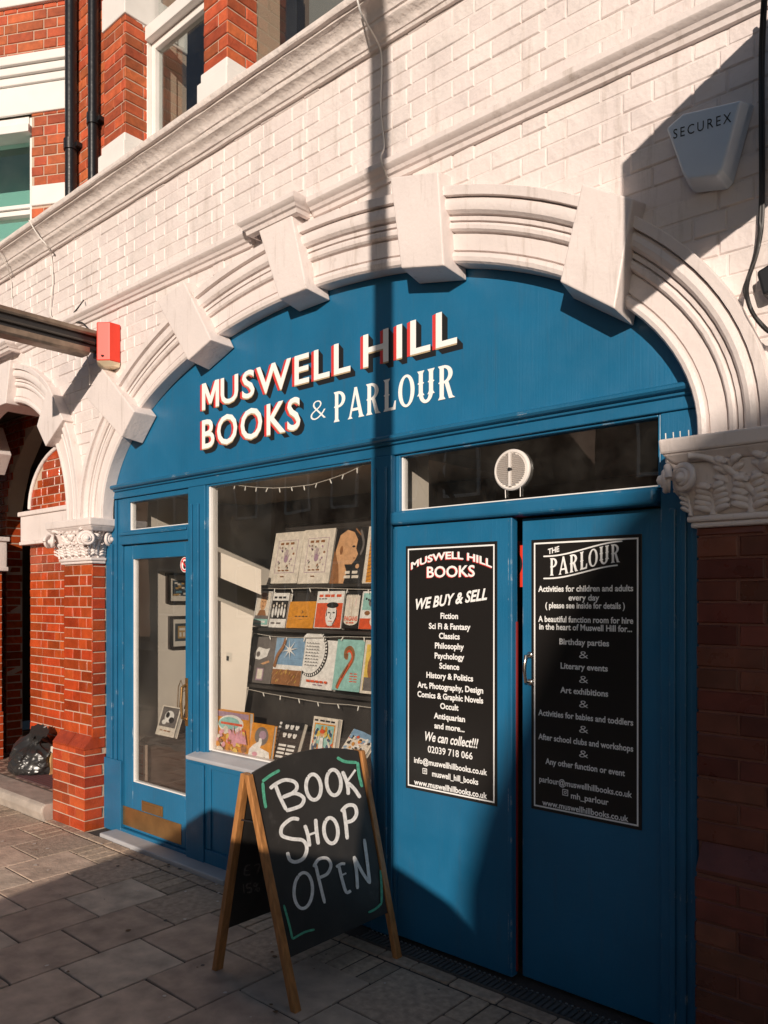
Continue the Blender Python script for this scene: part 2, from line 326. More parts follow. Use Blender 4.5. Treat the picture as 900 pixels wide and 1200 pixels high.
# ------------------------------------------------------------------ text -> flat mesh in the x-z plane
_tcache = {}
def text_geo(txt, bold=0.0, shear=0.0, space=1.0, res=3):
    key = (txt, bold, shear, space)
    if key in _tcache: return _tcache[key]
    c = bpy.data.curves.new('t', 'FONT'); c.body = txt; c.size = 1.0; c.offset = bold; c.shear = shear; c.space_character = space
    c.resolution_u = res; c.fill_mode = 'FRONT'; c.dimensions = '2D'
    o = bpy.data.objects.new('t', c); COL.objects.link(o)
    dg = bpy.context.evaluated_depsgraph_get(); dg.update()
    me = bpy.data.meshes.new_from_object(o.evaluated_get(dg))
    vs = [(v.co.x, v.co.y) for v in me.vertices]; fs = [tuple(p.vertices) for p in me.polygons]
    bpy.data.meshes.remove(me); bpy.data.objects.remove(o); bpy.data.curves.remove(c)
    _tcache[key] = (vs, fs); return vs, fs
def put_text(mb, txt, x0, x1, z0, z1, y, mi=0, bold=0.02, shear=0.0, warp=None, off=(0, 0), keep=False, to3d=None, space=1.0):
    vs, fs = text_geo(txt, bold, shear, space)
    xa = min(v[0] for v in vs); xb = max(v[0] for v in vs); za = min(v[1] for v in vs); zb = max(v[1] for v in vs)
    if keep:                        # keep proportions: cap height z1-z0 of a capital, centred between x0 and x1
        s = (z1 - z0) / 0.73; sx = s; cx = 0.5 * (x0 + x1)
        if (xb - xa) * s > (x1 - x0): sx = (x1 - x0) / (xb - xa)
        pts = [(cx + (a - 0.5 * (xa + xb)) * sx, z0 + b * s) for a, b in vs]
    else:
        pts = [(x0 + (a - xa) / (xb - xa) * (x1 - x0), z0 + (b - za) / (zb - za) * (z1 - z0)) for a, b in vs]
    out = []
    for a, b in pts:
        if warp: a, b = warp(a, b)
        out.append(to3d(a + off[0], b + off[1]) if to3d else (a + off[0], y, b + off[1]))
    mb.mesh(out, fs, mi)

def ribbon(mb, pts, w, to3d, lift=0.0, mi=0, taper=False, round_end=True):
    """flat brush stroke along 2D points; to3d(a, b, lift) places it"""
    P = [Vector(p) for p in pts]
    if len(P) > 2:                       # smooth
        Q = []
        for i in range(len(P) - 1):
            p0, p1, p2, p3 = P[max(i - 1, 0)], P[i], P[i + 1], P[min(i + 2, len(P) - 1)]
            for k in range(5):
                t = k / 5; Q.append(0.5 * ((2 * p1) + (p2 - p0) * t + (2 * p0 - 5 * p1 + 4 * p2 - p3) * t * t + (3 * p1 - p0 - 3 * p2 + p3) * t ** 3))
        Q.append(P[-1]); P = Q
    n = len(P); vs = []; fs = []
    for i, p in enumerate(P):
        t = (P[min(i + 1, n - 1)] - P[max(i - 1, 0)])
        if t.length < 1e-9: t = Vector((1, 0))
        t.normalize(); nn = Vector((-t.y, t.x))
        ww = w[0] + (w[1] - w[0]) * i / max(1, n - 1) if isinstance(w, tuple) else w
        if round_end and i in (0, n - 1): ww *= 0.6
        vs += [to3d(p.x + nn.x * ww / 2, p.y + nn.y * ww / 2, lift), to3d(p.x - nn.x * ww / 2, p.y - nn.y * ww / 2, lift)]
    for i in range(n - 1): fs.append((2 * i, 2 * i + 1, 2 * i + 3, 2 * i + 2))
    mb.mesh(vs, fs, mi)

# decorated (spurred) capitals for the PARLOUR wordmark, unit height
def tuscan(mb, word, x0, x1, z0, z1, place, lift0=0.0, mi=0):
    W = {'P': .62, 'A': .76, 'R': .70, 'L': .58, 'O': .70, 'U': .74}
    tot = sum(W[c] for c in word) + 0.10 * (len(word) - 1)
    sx = (x1 - x0) / tot; sz = z1 - z0; cx = x0; st = [lift0]
    def poly(pts):
        st[0] += 0.00012
        mb.face([place(cx + a * sx, z0 + b * sz, st[0]) for a, b in pts], mi)
    def stem(x, lo=0, hi=1, w=.17, fl=.30, spur=True):
        poly([(x - fl / 2, lo), (x + fl / 2, lo), (x + w / 2, lo + .09), (x + w / 2, hi - .09), (x + fl / 2, hi), (x - fl / 2, hi), (x - w / 2, hi - .09), (x - w / 2, lo + .09)])
        if spur: m = (lo + hi) / 2; poly([(x - .14, m), (x, m - .09), (x + .14, m), (x, m + .09)])
    def ring(cx_, cz_, rx, rz, a0, a1, tx, tz, n=18):
        for k in range(n):
            t0 = a0 + (a1 - a0) * k / n; t1 = a0 + (a1 - a0) * (k + 1) / n
            o = [(cx_ + rx * math.cos(t), cz_ + rz * math.sin(t)) for t in (t0, t1)]
            i_ = [(cx_ + (rx - tx) * math.cos(t), cz_ + (rz - tz) * math.sin(t)) for t in (t1, t0)]
            mb.face([place(cx + a * sx, z0 + b * sz, st[0] + 0.0001) for a, b in o + i_], mi)
        st[0] += 0.00012
    for c in word:
        if c in 'PR':
            stem(.17); ring(.24, .73, .36, .27, -math.pi / 2, math.pi / 2, .17, .08)
            poly([(.17, 1), (.26, 1), (.26, .92), (.17, .92)]); poly([(.17, .54), (.26, .54), (.26, .46), (.17, .46)])
            if c == 'R': poly([(.28, .50), (.44, .50), (.60, .07), (.70, 0), (.46, 0)])
        elif c == 'A':
            poly([(.0, 0), (.24, 0), (.17, .08), (.40, .86), (.36, 1.0), (.33, 1.0), (.08, .08)])
            poly([(.52, 0), (.80, 0), (.72, .08), (.45, 1.0), (.31, 1.0), (.55, .08)])
            poly([(.2, .24), (.56, .24), (.56, .33), (.2, .33)])
        elif c == 'L':
            stem(.17); poly([(.17, 0), (.56, 0), (.58, .28), (.52, .28), (.45, .09), (.17, .09)])
        elif c == 'O':
            ring(.35, .5, .35, .5, 0, 2 * math.pi, .17, .08, 30)
        elif c == 'U':
            stem(.16, lo=.25, spur=True); stem(.58, lo=.25, spur=True); ring(.37, .33, .295, .33, math.pi, 2 * math.pi, .17, .10)
        cx += (W[c] + .10) * sx

# =================================================================== SETTING
AX, AZ, AA, AB = -3.005, 2.20, 2.016, 1.008          # main arch: centre, half width, rise
PX, PZ, PR = -6.53, 2.20, 1.0                         # porch arch
XL, XR = -9.5, 1.6                                    # ends of the building front
def ell(t, o=0.0): return AX + (AA + 0.255 * o) * math.cos(t), AZ + (AB + 0.325 * o) * math.sin(t)
def parc(t, o=0.0): return PX + (PR + 0.26 * o) * math.cos(t), PZ + (PR + 0.30 * o) * math.sin(t)
NS = 48
# --- ground: one road sheet to the horizon, kerbs, footway of single slabs
m = MB(); m.face([(-150, -150, -0.12), (150, -150, -0.12), (150, 60, -0.12), (-150, 60, -0.12)])
tag(m.build('road', ASPH), kind='structure')
m = MB(); m.box(-60, 60, -3.45, 0.9, -0.3, -0.008)
tag(m.build('pavement_bed', JOINT), kind='structure')
m = MB(); x = -60
while x < 60: m.box(x + .004, x + .91, -3.62, -3.455, -0.3, 0.004); x += .914
tag(m.build('kerb', STONE, bevel=.012), kind='structure')
m = MB(); m.box(-60, 60, -13.2, -11.6, -0.3, 0.0)
tag(m.build('far_pavement', SLAB), kind='structure')
m = MB()
cols = [(-4.10 + .375 * k, k) for k in range(-16, 16)]
for x0, k in cols:
    off = 0.0 if k % 2 == 0 else 0.205
    # y joints: ... -1.21, -0.81, -0.41 (even) / -1.01, -0.61 (odd, shifted)
    y = -0.405 + (0 if k % 2 == 0 else -0.205)
    y_near = y
    j = 0
    while y > -3.4:
        y1 = max(y - 0.402, -3.44); g = 0.0045
        if y - y1 > .05:
            t = random.uniform(.86, 1.12); h = random.uniform(-.04, .04); m.tint = (t, t * (1 + h), t * (1 + 1.3 * h))
            zz = [random.uniform(-.0025, .0025) for _ in range(4)]
            a = [(x0 + g, y1 + g, -.05), (x0 + .375 - g, y1 + g, -.05), (x0 + .375 - g, y - g, -.05), (x0 + g, y - g, -.05)]
            b = [(p[0], p[1], zz[q]) for q, p in enumerate(a)]
            m.hexa(a, b)
        y = y1
tag(m.build('pavement', SLAB, bevel=.005), kind='structure')
m = MB()
for x0, k in cols:     # small setts between the slabs and the shop threshold
    ys = -0.405 if k % 2 == 0 else -0.61
    y = ys
    n = 0
    # a full slab in odd columns up to -0.2, setts in even columns
    y = ys
    while y < -0.215:
        for q in range(4):
            g = .004; t = random.uniform(.7, 1.15); m.tint = (t, t, t * .97)
            xx0 = x0 + q * .0937; z = random.uniform(-.004, .002)
            if k % 2: break
            m.box(xx0 + g, xx0 + .0937 - g, y + g, min(y + .2, -.2) - g, -.05, z)
        if k % 2:
            t = random.uniform(.85, 1.1); m.tint = (t, t * .99, t * .98)
            m.box(x0 + .0045, x0 + .3705, y + .0045, min(y + .402, -.208) - .0045, -.05, random.uniform(-.002, .002))
            y += .402
        else: y += .2
x = -10.1
while x < 2:
    t = random.uniform(.8, 1.15); m.tint = (t, t * .98, t * .95)
    l_ = random.choice([.21, .24, .19]); m.box(x + .004, x + l_ - .004, -.196, -.122, -.05, random.uniform(-.003, .002)); x += l_
tag(m.build('sett_paving', SETT, bevel=.006), kind='structure')

# --- the white-fronted building
B = thing('corner_terrace', (-4.0, 0, 0), 'white painted brick building front with moulded arches, red brick piers and windows above', 'building')
def curve_pts(f, n=NS, o=0.0): return [f(math.pi - math.pi * i / n, o) for i in range(n + 1)]
OW = .05
outline = [(XL, 2.172)] + [(parc(math.pi, OW)[0], 2.172)] + curve_pts(parc, NS, OW) + [(parc(0, OW)[0], 2.172), (ell(math.pi, OW)[0], 2.172)] + curve_pts(ell, NS, OW) + [(ell(0, OW)[0], 2.172), (XR, 2.172), (XR, 4.24), (XL, 4.24)]
m = MB(); m.prism([(a, -0.063, b) for a, b in outline], (0, .067, 0))
def clear(x, z):
    x += XL; z += 2.17
    e1 = ((x - AX) / (AA + .16)) ** 2 + ((z - AZ) / (AB + .2)) ** 2 if z > AZ else ((x - AX) / (AA + .16)) ** 2
    e2 = ((x - PX) / (PR + .16)) ** 2 + ((z - PZ) / (PR + .18)) ** 2 if z > PZ else ((x - PX) / (PR + .16)) ** 2
    return e1 > 1 and e2 > 1
bricks(m, (XL, -.063, 2.17), (1, 0, 0), (0, -1, 0), XR - XL, 2.068, clear, course=.0785, bl=.232, proud=.0040, tints=(.96, 1.02), hue=.01, jit=.0026, bev=.0045, joint=.005)
wall = m.build('upper_wall', WHITE, B)
# arch mouldings
prof = [(0, .003), (0, -.074), (.025, -.088), (.08, -.094), (.135, -.088), (.15, -.078), (.156, -.064), (.172, -.064), (.178, -.076), (.30, -.077), (.395, -.077), (.402, -.064), (.416, -.064), (.424, -.088), (.45, -.100), (.50, -.102), (.535, -.094),
        (.542, -.070), (.556, -.070), (.562, -.096), (.615, -.098), (.622, -.076), (.634, -.076), (.642, -.108), (.68, -.126), (.74, -.133), (.81, -.128), (.845, -.114), (.850, -.096), (.862, -.096), (.868, -.140), (.985, -.144), (1.0, -.134), (1.0, -.05)]
def archivolt(name, f, t0, t1, n=64):
    m = MB(); rings = []; prof_ = [(o, y if y > -.07 else -.07 + (y + .07) * .75) for o, y in prof]
    for i in range(n + 1):
        t = t0 + (t1 - t0) * i / n; rings.append([(f(t, o)[0], y, f(t, o)[1]) for o, y in prof_])
    # straight legs down to the capitals
    a = [(p[0], p[1], 2.165) for p in rings[0]]; b = [(p[0], p[1], 2.165) for p in rings[-1]]
    m.sweep([a] + rings + [b], False, False)
    return m.build(name, STUCCO, B, smooth=28)
arch1 = archivolt('arch_moulding', ell, 0, math.pi)
arch2 = archivolt('porch_arch_moulding', parc, 0, math.pi)
def keystone(px4, parent, yf=-.150, flare=.028, name='keystone', grow=0.0):
    P = [onY(p[0], p[1], yf) for p in px4]; c = sum(P, Vector()) / 4
    m = MB(); back = []
    for i, p in enumerate(P):
        d = p - c; q = p + d.normalized() * flare; q.y = -.0; back.append(q)
    ax = ((P[2] + P[3]) - (P[0] + P[1])).normalized()
    m.hexa(P, back)
    return m.build(name, STUCCO, parent, bevel=.006)
for q in ([(100, 465), (120, 433), (157, 482), (142, 512)], [(184, 353), (215, 330), (247, 398), (220, 422)], [(302, 267), (341, 250), (359, 338), (327, 350)],
          [(457, 208), (513, 201), (520, 311), (470, 314)], [(682, 215), (742, 233), (720, 362), (656, 330)]):
    keystone(q, arch1)
def kst(t, half, name='keystone', o1=1.08):
    m = MB(); F = []; K = []
    for tt, o in ((t + half * 1.25, o1), (t - half * 1.25, o1), (t - half, -.06), (t + half, -.06)):
        a, b = parc(tt, o); F.append((a, -.150, b)); K.append((a, .25, b))
    m.hexa(F, K); m.build(name, STUCCO, arch2, bevel=.006)
kst(R(40), R(6.5)); kst(R(90), R(8)); kst(R(140), R(6.5))

# string course and cornice
def run(m, prof, xs, dy=0, caps=True): m.sweep([[(x, y + dy, z) for y, z in prof] for x in xs], False, caps)
sp = [(-.05, 3.562), (-.082, 3.566), (-.088, 3.585), (-.100, 3.590), (-.108, 3.604), (-.124, 3.613), (-.130, 3.622), (-.130, 3.645), (-.122, 3.652), (-.05, 3.662)]
m = MB(); run(m, sp, [XL, -6.82]); run(m, sp, [-6.27, -3.40]); run(m, sp, [-2.92, XR])
sp2 = [(y - .075, z + .012) for y, z in sp]
for xa, xb in ((-3.40, -2.92), (-6.82, -6.27)):
    e = .04; rings = []
    for (y, z), (yy, zz) in zip(sp, sp2): pass
    ctr = (xa + xb) / 2
    a = [(xa + .06 - (-y - .05) * .6, -.04, z + .012) for y, z in sp]; b = [(xa + .06 - (-y - .05) * .6, y - .075, z + .012) for y, z in sp]
    c = [(xb - .06 + (-y - .05) * .6, y - .075, z + .012) for y, z in sp]; d = [(xb - .06 + (-y - .05) * .6, -.04, z + .012) for y, z in sp]
    m.sweep([a, b, c, d], False, False)
m.build('string_course', STUCCO, B, smooth=30)
cp = [(-.05, 4.222), (-.085, 4.222), (-.090, 4.236), (-.098, 4.238), (-.104, 4.252), (-.118, 4.268), (-.136, 4.276), (-.142, 4.286), (-.142, 4.298), (-.150, 4.302), (-.155, 4.318),
      (-.168, 4.338), (-.188, 4.352), (-.204, 4.358), (-.206, 4.368), (-.226, 4.370), (-.232, 4.378), (-.232, 4.400), (-.224, 4.406), (.25, 4.47)]
m = MB(); xs = [XL + i * .12 for i in range(int((XR - XL) / .12) + 1)]
m.sweep([[(x, y + random.uniform(-.002, .002), z + random.uniform(-.0015, .0015)) for y, z in cp] for x in xs], False, False)
m.build('cornice', ROUGHST, B, smooth=35)

# --- upper storey
def wpart(parent, x0, x1, yf, z0, z1, e=.012):
    q = MB(); q.box(x0 - e, x1 + e, yf - e, yf + .4, z0, z1); q.build('stone_band', WPAINT, parent, bevel=.006)
def wpier(x0, x1, yf, spans, bands):
    m = MB()
    for z0, z1 in spans:
        m.mi = 1; m.box(x0 + .004, x1 - .004, yf + .004, yf + .4, z0, z1); m.mi = 0
        bricks(m, (x0, yf + .004, z0), (1, 0, 0), (0, -1, 0), x1 - x0, z1 - z0, bl=.226)
        bricks(m, (x1 - .004, yf - .002, z0), (0, 1, 0), (1, 0, 0), .22, z1 - z0, start=1)
    o = m.build('window_pier', [RBRICK, MORTAR], B)
    for z0, z1, e in bands: wpart(o, x0, x1, yf, z0, z1, e)
zt = 7.4
for x0, x1 in ((-5.03, -4.755), (-3.88, -3.655), (-2.50, -2.25), (-1.1, -.85), (.3, .55)):
    wpier(x0, x1, -.06, ((4.722, 5.52), (5.74, zt)), ((5.52, 5.74, .012), (4.40, 4.66, .03), (4.66, 4.722, .014)))
wpier(-4.86, -4.765, .03, ((4.66, 5.50), (5.70, zt)), ((5.50, 5.70, .012), (4.40, 4.66, .02)))
# flat wall beside the downpipes
m = MB(); m.mi = 1; m.box(-5.66, -5.03, .03, .3, 4.42, zt); m.mi = 0
bricks(m, (-5.66, .03, 4.62), (1, 0, 0), (0, -1, 0), .66, zt - 4.62)
o = m.build('brick_wall', [RBRICK, MORTAR], B)
m = MB(); m.box(-5.66, -5.04, .018, .1, 4.42, 4.60); m.build('stone_band', WPAINT, o, bevel=.006)
# sash windows between the piers
def sash(x0, x1, y, z0, z1, ztr):
    f = MB(); w_ = .075
    f.box(x0, x0 + w_, y - .03, y + .08, z0, z1); f.box(x1 - w_, x1, y - .03, y + .08, z0, z1)
    f.box(x0 + w_, x1 - w_, y - .03, y + .08, z1 - w_, z1); f.box(x0 + w_, x1 - w_, y - .028, y + .08, z0, z0 + .09)
    f.box(x0 + w_, x1 - w_, y - .05, y + .06, ztr, ztr + .09)
    f.box(x0 + w_ + .002, x0 + w_ + .045, y + .0, y + .06, z0 + .09, ztr); f.box(x1 - w_ - .045, x1 - w_ - .002, y + .0, y + .06, z0 + .09, ztr)
    f.box(x0 + w_ + .045, x1 - w_ - .045, y + .0, y + .06, ztr - .05, ztr - .002)
    fr = f.build('upper_window', WPAINT, B, bevel=.004)
    g = MB(); g.box(x0 + w_ + .04, x1 - w_ - .04, y + .03, y + .034, z0 + .08, z1 - w_ + .01); g.build('pane', GLASSUP, fr)
    c = MB(); n = 24
    c.face([(x0 + .02, y + .55, z0), (x1 - .02, y + .55, z0), (x1 - .02, y + .55, z1), (x0 + .02, y + .55, z1)])
    c.build('backing_sheet', flat('grey_roller_blind', (.20, .19, .18), .8), fr)
for x0, x1 in ((-4.80, -3.62), (-3.80, -2.42), (-2.28, -1.05), (-.9, .35)): pass
sash(-4.82, -3.86, .13, 4.45, 7.2, 5.41)
sash(-3.78, -2.48, .13, 4.45, 7.2, 5.41)
sash(-2.27, -1.08, .13, 4.45, 7.2, 5.41)
sash(-.87, .32, .13, 4.45, 7.2, 5.41)
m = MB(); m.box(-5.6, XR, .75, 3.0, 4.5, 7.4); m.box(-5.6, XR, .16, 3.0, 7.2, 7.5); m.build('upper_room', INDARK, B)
# small white blocks at the foot of the brick pilasters seen against the glass
# canted bay at the left
U = Vector((-.87, -.495, 0)).normalized(); N = Vector((.495, -.87, 0)).normalized(); P0 = Vector((-5.62, .02, 0))
def cb(a, z, d=0.0): return P0 + U * a + N * d + Vector((0, 0, z))
def cbox(mb, a0, a1, z0, z1, d0, d1, mi=None): mb.hexa([cb(a0, z0, d1), cb(a1, z0, d1), cb(a1, z1, d1), cb(a0, z1, d1)], [cb(a0, z0, d0), cb(a1, z0, d0), cb(a1, z1, d0), cb(a0, z1, d0)], mi)
m = MB(); m.mi = 1
cbox(m, 0, .352, 4.42, 7.4, -.3, -.004); cbox(m, .352, 2.2, 5.34, 7.4, -.3, -.004); m.mi = 0
bricks(m, cb(0, 4.42, -.004), U, N, .352, .16); bricks(m, cb(0, 4.735, -.004), U, N, .352, .55); bricks(m, cb(0, 5.69, -.004), U, N, 2.0, 1.6)
bay = m.build('canted_bay', [RBRICK, MORTAR], B)
m = MB(); cbox(m, -.01, .352, 4.582, 4.735, -.01, .012); cbox(m, -.01, 2.2, 5.285, 5.50, -.01, .012)
cbox(m, -.01, 2.2, 5.50, 5.56, -.01, .03); cbox(m, -.01, 2.2, 5.56, 5.62, -.01, .055); cbox(m, -.01, 2.2, 5.62, 5.69, -.01, .08)
cbox(m, -.01, 2.2, 6.1, 6.2, -.01, .03)
m.build('stone_band', WPAINT, bay, bevel=.008)
m = MB(); cbox(m, .352, .39, 4.42, 5.284, -.16, -.03); cbox(m, .39, 1.4, 5.20, 5.284, -.16, -.02); cbox(m, .36, 1.4, 5.14, 5.20, -.16, .03); cbox(m, .39, 1.4, 4.56, 4.60, -.16, -.06); cbox(m, .39, 1.4, 4.60, 4.63, -.16, -.04)
cbox(m, 1.36, 1.4, 4.42, 5.284, -.16, -.035)
fr = m.build('bay_window', WPAINT, bay, bevel=.004)
m = MB(); cbox(m, .38, 1.37, 4.42, 5.21, -.11, -.106); m.build('pane', GLASSTEAL, fr)
m = MB(); cbox(m, .3, 2.2, 4.40, 5.4, -.5, -.49); m.build('backing_sheet', flat('teal_sky_sheet', (.34, .47, .44), .7), fr)  # sheet behind the pane, its teal stands in for reflected sky

# --- piers with capitals
def capital(x0, x1, yf, zb=1.875, zt=2.17, left=True, right=True, parent=None, sd=3):
    rnd = random.Random(sd); m = MB(); yb = .0165
    def slab(e, za, zb_, ee=None):
        ee = e if ee is None else ee
        er = .052 if e > .055 else 0
        xa, xb = x0 - (e if left else 0), x1 + (e + er if right else 0); xa2, xb2 = x0 - (ee if left else 0), x1 + (ee + (.052 if ee > .055 else 0) if right else 0)
        m.hexa([(xa, yf - e, za), (xb, yf - e, za), (xb, yb, za), (xa, yb, za)], [(xa2, yf - ee, zb_), (xb2, yf - ee, zb_), (xb2, yb, zb_), (xa2, yb, zb_)])
    slab(.095, zt - .052, zt, .10); slab(.06, zt - .085, zt - .0525, .092)
    slab(.012, zb + .03, zt - .0855, .055)
    for e, za, zb2 in ((.028, zb + .008, zb + .03), (.018, zb - .012, zb + .0075)): slab(e, za, zb2)
    cap = m.build('capital', STUCCO, parent, bevel=.008)
    # acanthus leaves, volutes and rosettes
    m = MB()
    def leaf(bx, by, nx, ny, tx, ty, h, wd, z0, lean):
        def P(a, o, z): return (bx + tx * a + nx * o, by + ty * a + ny * o, z0 + z)
        def rib(q): return lean * q ** 2 + .012 + (.030 * ((q - .78) / .22) ** 2 if q > .78 else 0), h * (q if q < .88 else .88 + .03 * math.sin((q - .88) / .12 * math.pi))
        R0 = wd * .11
        pts = [P(0, *rib(i / 12)) for i in range(13)]
        m.tube(pts, [R0 * (1.25 - .6 * i / 12) for i in range(13)], 7)
        for q in (.10, .28, .46, .64, .80):
            for sg in (-1, 1):
                o, z = rib(q); rch = wd * .50 * (1 - .45 * max(0, q - .3)) ; up_ = h * .16
                ln_ = [P(sg * rch * f, o + .010 * math.sin(f * 3.1) + .022 * f * f, z + up_ * math.sin(f * 1.9)) for f in (0, .25, .5, .75, .92, 1.0)]
                m.tube(ln_, [R0 * k_ for k_ in (.55, .95, 1.15, .95, .6, .25)], 6)
    def volute(cx, cy, cz, nx, ny, tx, ty, r0=.042, turn=2.2, sgn=1):
        path = []; rad = []
        n = 34
        for i in range(n + 1):
            s = i / n; a = s * turn * 2 * math.pi; r = r0 * (1 - .82 * s)
            path.append((cx + tx * r * math.cos(a) * sgn + nx * (.012 + .022 * s), cy + ty * r * math.cos(a) * sgn + ny * (.012 + .022 * s), cz + r * math.sin(a))); rad.append(.0125 * (1 - .45 * s))
        m.tube(path, rad, 7)
        m.lathe((cx + nx * .005, cy + ny * .005, cz), (nx, ny, 0), [(.001, .045), (.014, .04), (.018, .03), (r0 * .85, .012), (r0 * .9, 0)], 14)
    def side(cx, cy, nx, ny, tx, ty, wdt):
        h = zt - zb - .10
        k = max(2, int(round(wdt / .115)))
        for i in range(k):
            a = (i - (k - 1) / 2) * wdt / k
            leaf(cx + tx * a, cy + ty * a, nx, ny, tx, ty, h * rnd.uniform(.50, .62), wdt / k * .98, zb + .03, .03)
        for i in range(k - 1 if k > 2 else 1):
            a = (i - ((k - 1 if k > 2 else 1) - 1) / 2) * wdt / k
            leaf(cx + tx * a, cy + ty * a, nx, ny, tx, ty, h * rnd.uniform(.85, .98), wdt / k * .95, zb + .05, .055)
        # curling stalks ending in corner scrolls
        for sg in (-1, 1):
            pth = [(cx + tx * sg * wdt * (.04 + .46 * s) + nx * (.02 + .065 * s), cy + ty * sg * wdt * (.04 + .46 * s) + ny * (.02 + .065 * s), zb + .06 + h * .86 * math.sin(s * 1.65)) for s in [i / 10 for i in range(11)]]
            m.tube(pth, [.015 - .004 * i / 10 for i in range(11)], 7)
            dn = Vector((nx + tx * sg * .45, ny + ty * sg * .45, 0)).normalized(); dt = Vector((-dn.y, dn.x, 0))
            if dt.dot(Vector((tx, ty, 0))) < 0: dt = -dt
            volute(cx + tx * sg * (wdt * .5 + .012) + nx * .062, cy + ty * sg * (wdt * .5 + .012) + ny * .062, zt - .140, dn.x, dn.y, dt.x, dt.y, .050, 2.3, sg)
        m.lathe((cx + nx * .05, cy + ny * .05, zt - .112), (nx, ny, .1), [(.001, .03), (.010, .028), (.016, .018), (.030, .012), (.034, 0)], 12)
    side((x0 + x1) / 2, yf, 0, -1, 1, 0, x1 - x0)
    if right: side(x1, yf / 2 - .035, 1, 0, 0, 1, .13)
    if left: side(x0, yf / 2 - .035, -1, 0, 0, 1, .13)
    m.build('acanthus_carving', CARVE, cap, smooth=60)
    return cap
def pier(name, x0, x1, yf, pz0, pz1, px0, px1, pyf, matb, matm, ends=(True, True), yb=.02):
    m = MB(); m.mi = 1
    m.box(x0 + .004, x1 - .004, yf + .004, .3, pz0, 1.865); m.box(px0 + .004, px1 - .004, pyf + .004, .3, -.05, pz0 - .004)
    m.mi = 0
    bricks(m, (x0, yf + .004, pz1), (1, 0, 0), (0, -1, 0), x1 - x0, 1.865 - pz1)
    bricks(m, (px0, pyf + .004, 0), (1, 0, 0), (0, -1, 0), px1 - px0, pz0, start=1)
    if ends[1]:
        bricks(m, (x1 - .004, yf - .002, pz0), (0, 1, 0), (1, 0, 0), yb - yf, 1.865 - pz0, start=1)
        bricks(m, (px1 - .004, pyf - .002, 0), (0, 1, 0), (1, 0, 0), yb - pyf, pz0)
    if ends[0]:
        bricks(m, (x0 + .004, .3, pz1), (0, -1, 0), (-1, 0, 0), .3 - yf, 1.865 - pz1, start=1)
        bricks(m, (px0 + .004, .3, 0), (0, -1, 0), (-1, 0, 0), .3 - pyf, pz0)
    # sloping cap bricks of the plinth
    n = max(2, int(round((px1 - px0) / .23))); wd = (px1 - px0) / n
    for i in range(n):
        t = random.uniform(.75, 1.0); m.tint = (t, t * .95, t)
        xa, xb = px0 + i * wd + .003, px0 + (i + 1) * wd - .003
        m.prism([(xa, pyf - .002, pz0), (xa, pyf - .002, pz0 + .012), (xa, yf + .002, pz1 - .002), (xa, yf + .05, pz1 - .002), (xa, yf + .05, pz0)], (xb - xa, 0, 0))
    m.tint = (1, 1, 1)
    return m.build(name, [matb, matm], B)
pl = pier('brick_pier', -5.565, -5.156, -.08, .565, .655, -5.615, -5.152, -.14, BRICK, MORTAR)
capital(-5.565, -5.156, -.08, parent=pl)
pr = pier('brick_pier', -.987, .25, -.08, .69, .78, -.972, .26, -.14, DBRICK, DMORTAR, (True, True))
capital(-.987, -.50, -.08, parent=pr, right=False, sd=8)
m = MB(); m.box(-.48, .3, -.13, -.03, 2.06, 2.17); m.box(-.48, .28, -.10, -.03, 1.875, 2.06); m.box(-.495, -.481, -.15, -.02, 1.86, 2.17)
m.build('capital_block', STUCCO, pr, bevel=.01)
plp = pier('brick_pier', -8.1, -7.53, -.08, .565, .655, -8.15, -7.50, -.14, BRICK, MORTAR, yb=.3)
za, zb_ = hit(6, 667, (-7.53, 0, 0), (1, 0, 0)).z, hit(6, 630, (-7.53, 0, 0), (1, 0, 0)).z
m = MB(); m.box(-8.0, -7.49, .022, .33, za, zb_); m.box(-8.0, -7.47, .021, .35, zb_ - .04, zb_ + .003); m.box(-8.0, -7.48, .0215, .34, za - .02, za + .02); m.build('impost_moulding', STUCCO, plp, bevel=.008)
capital(-8.1, -7.53, -.08, parent=plp, sd=5)
# beyond the frame: the neighbouring fronts stay closed
for xa, xb in ((XL, -8.1), (.25, XR)): m = MB(); m.box(xa, xb, -.05, .4, 0, 2.2); m.build('neighbour_front', flat('dark_green_paint', (.03, .06, .05), .4), B)

# --- porch at the left
m = MB()
m.prism([(-9.0, -.20, -.02), (-9.0, -.225, .06), (-9.0, -.215, .105), (-9.0, -.19, .12), (-9.0, .02, .12), (-9.0, .02, -.02)], (3.38, 0, 0))
porch = m.build('porch_step', STONE, B, bevel=.012)
m = MB(); g = .075
for i in range(44):
    for j in range(18):
        x = -8.9 + i * g; y = .023 + j * g
        t = (.62, .50, .45) if (i + j) % 2 else (1.25, 1.1, .98); k = random.uniform(.85, 1.1); m.tint = (t[0] * k, t[1] * k, t[2] * k)
        m.face([(x + .004, y + .004, .121), (x + g - .004, y + .004, .121), (x + g - .004, y + g - .004, .121), (x + .004, y + g - .004, .121)])
m.tint = (.3, .3, .3); m.box(-9.0, -5.58, .022, 1.5, -.02, .118)
m.build('porch_floor', flat('porch_tile', (.40, .33, .29), .5, tint=True, bump=.3), B)
m = MB(); m.mi = 1
pts = [(-7.17, .12), (-7.17, 2.43)] + [(-7.17 + .72 * (1 - math.cos(a)), 2.43 + .52 * math.sin(a)) for a in [R(8 * i) for i in range(1, 12)]] + [(-5.58, 3.02), (-5.58, .12)]
m.prism([(a, .404, b) for a, b in pts], (0, .12, 0)); m.mi = 0
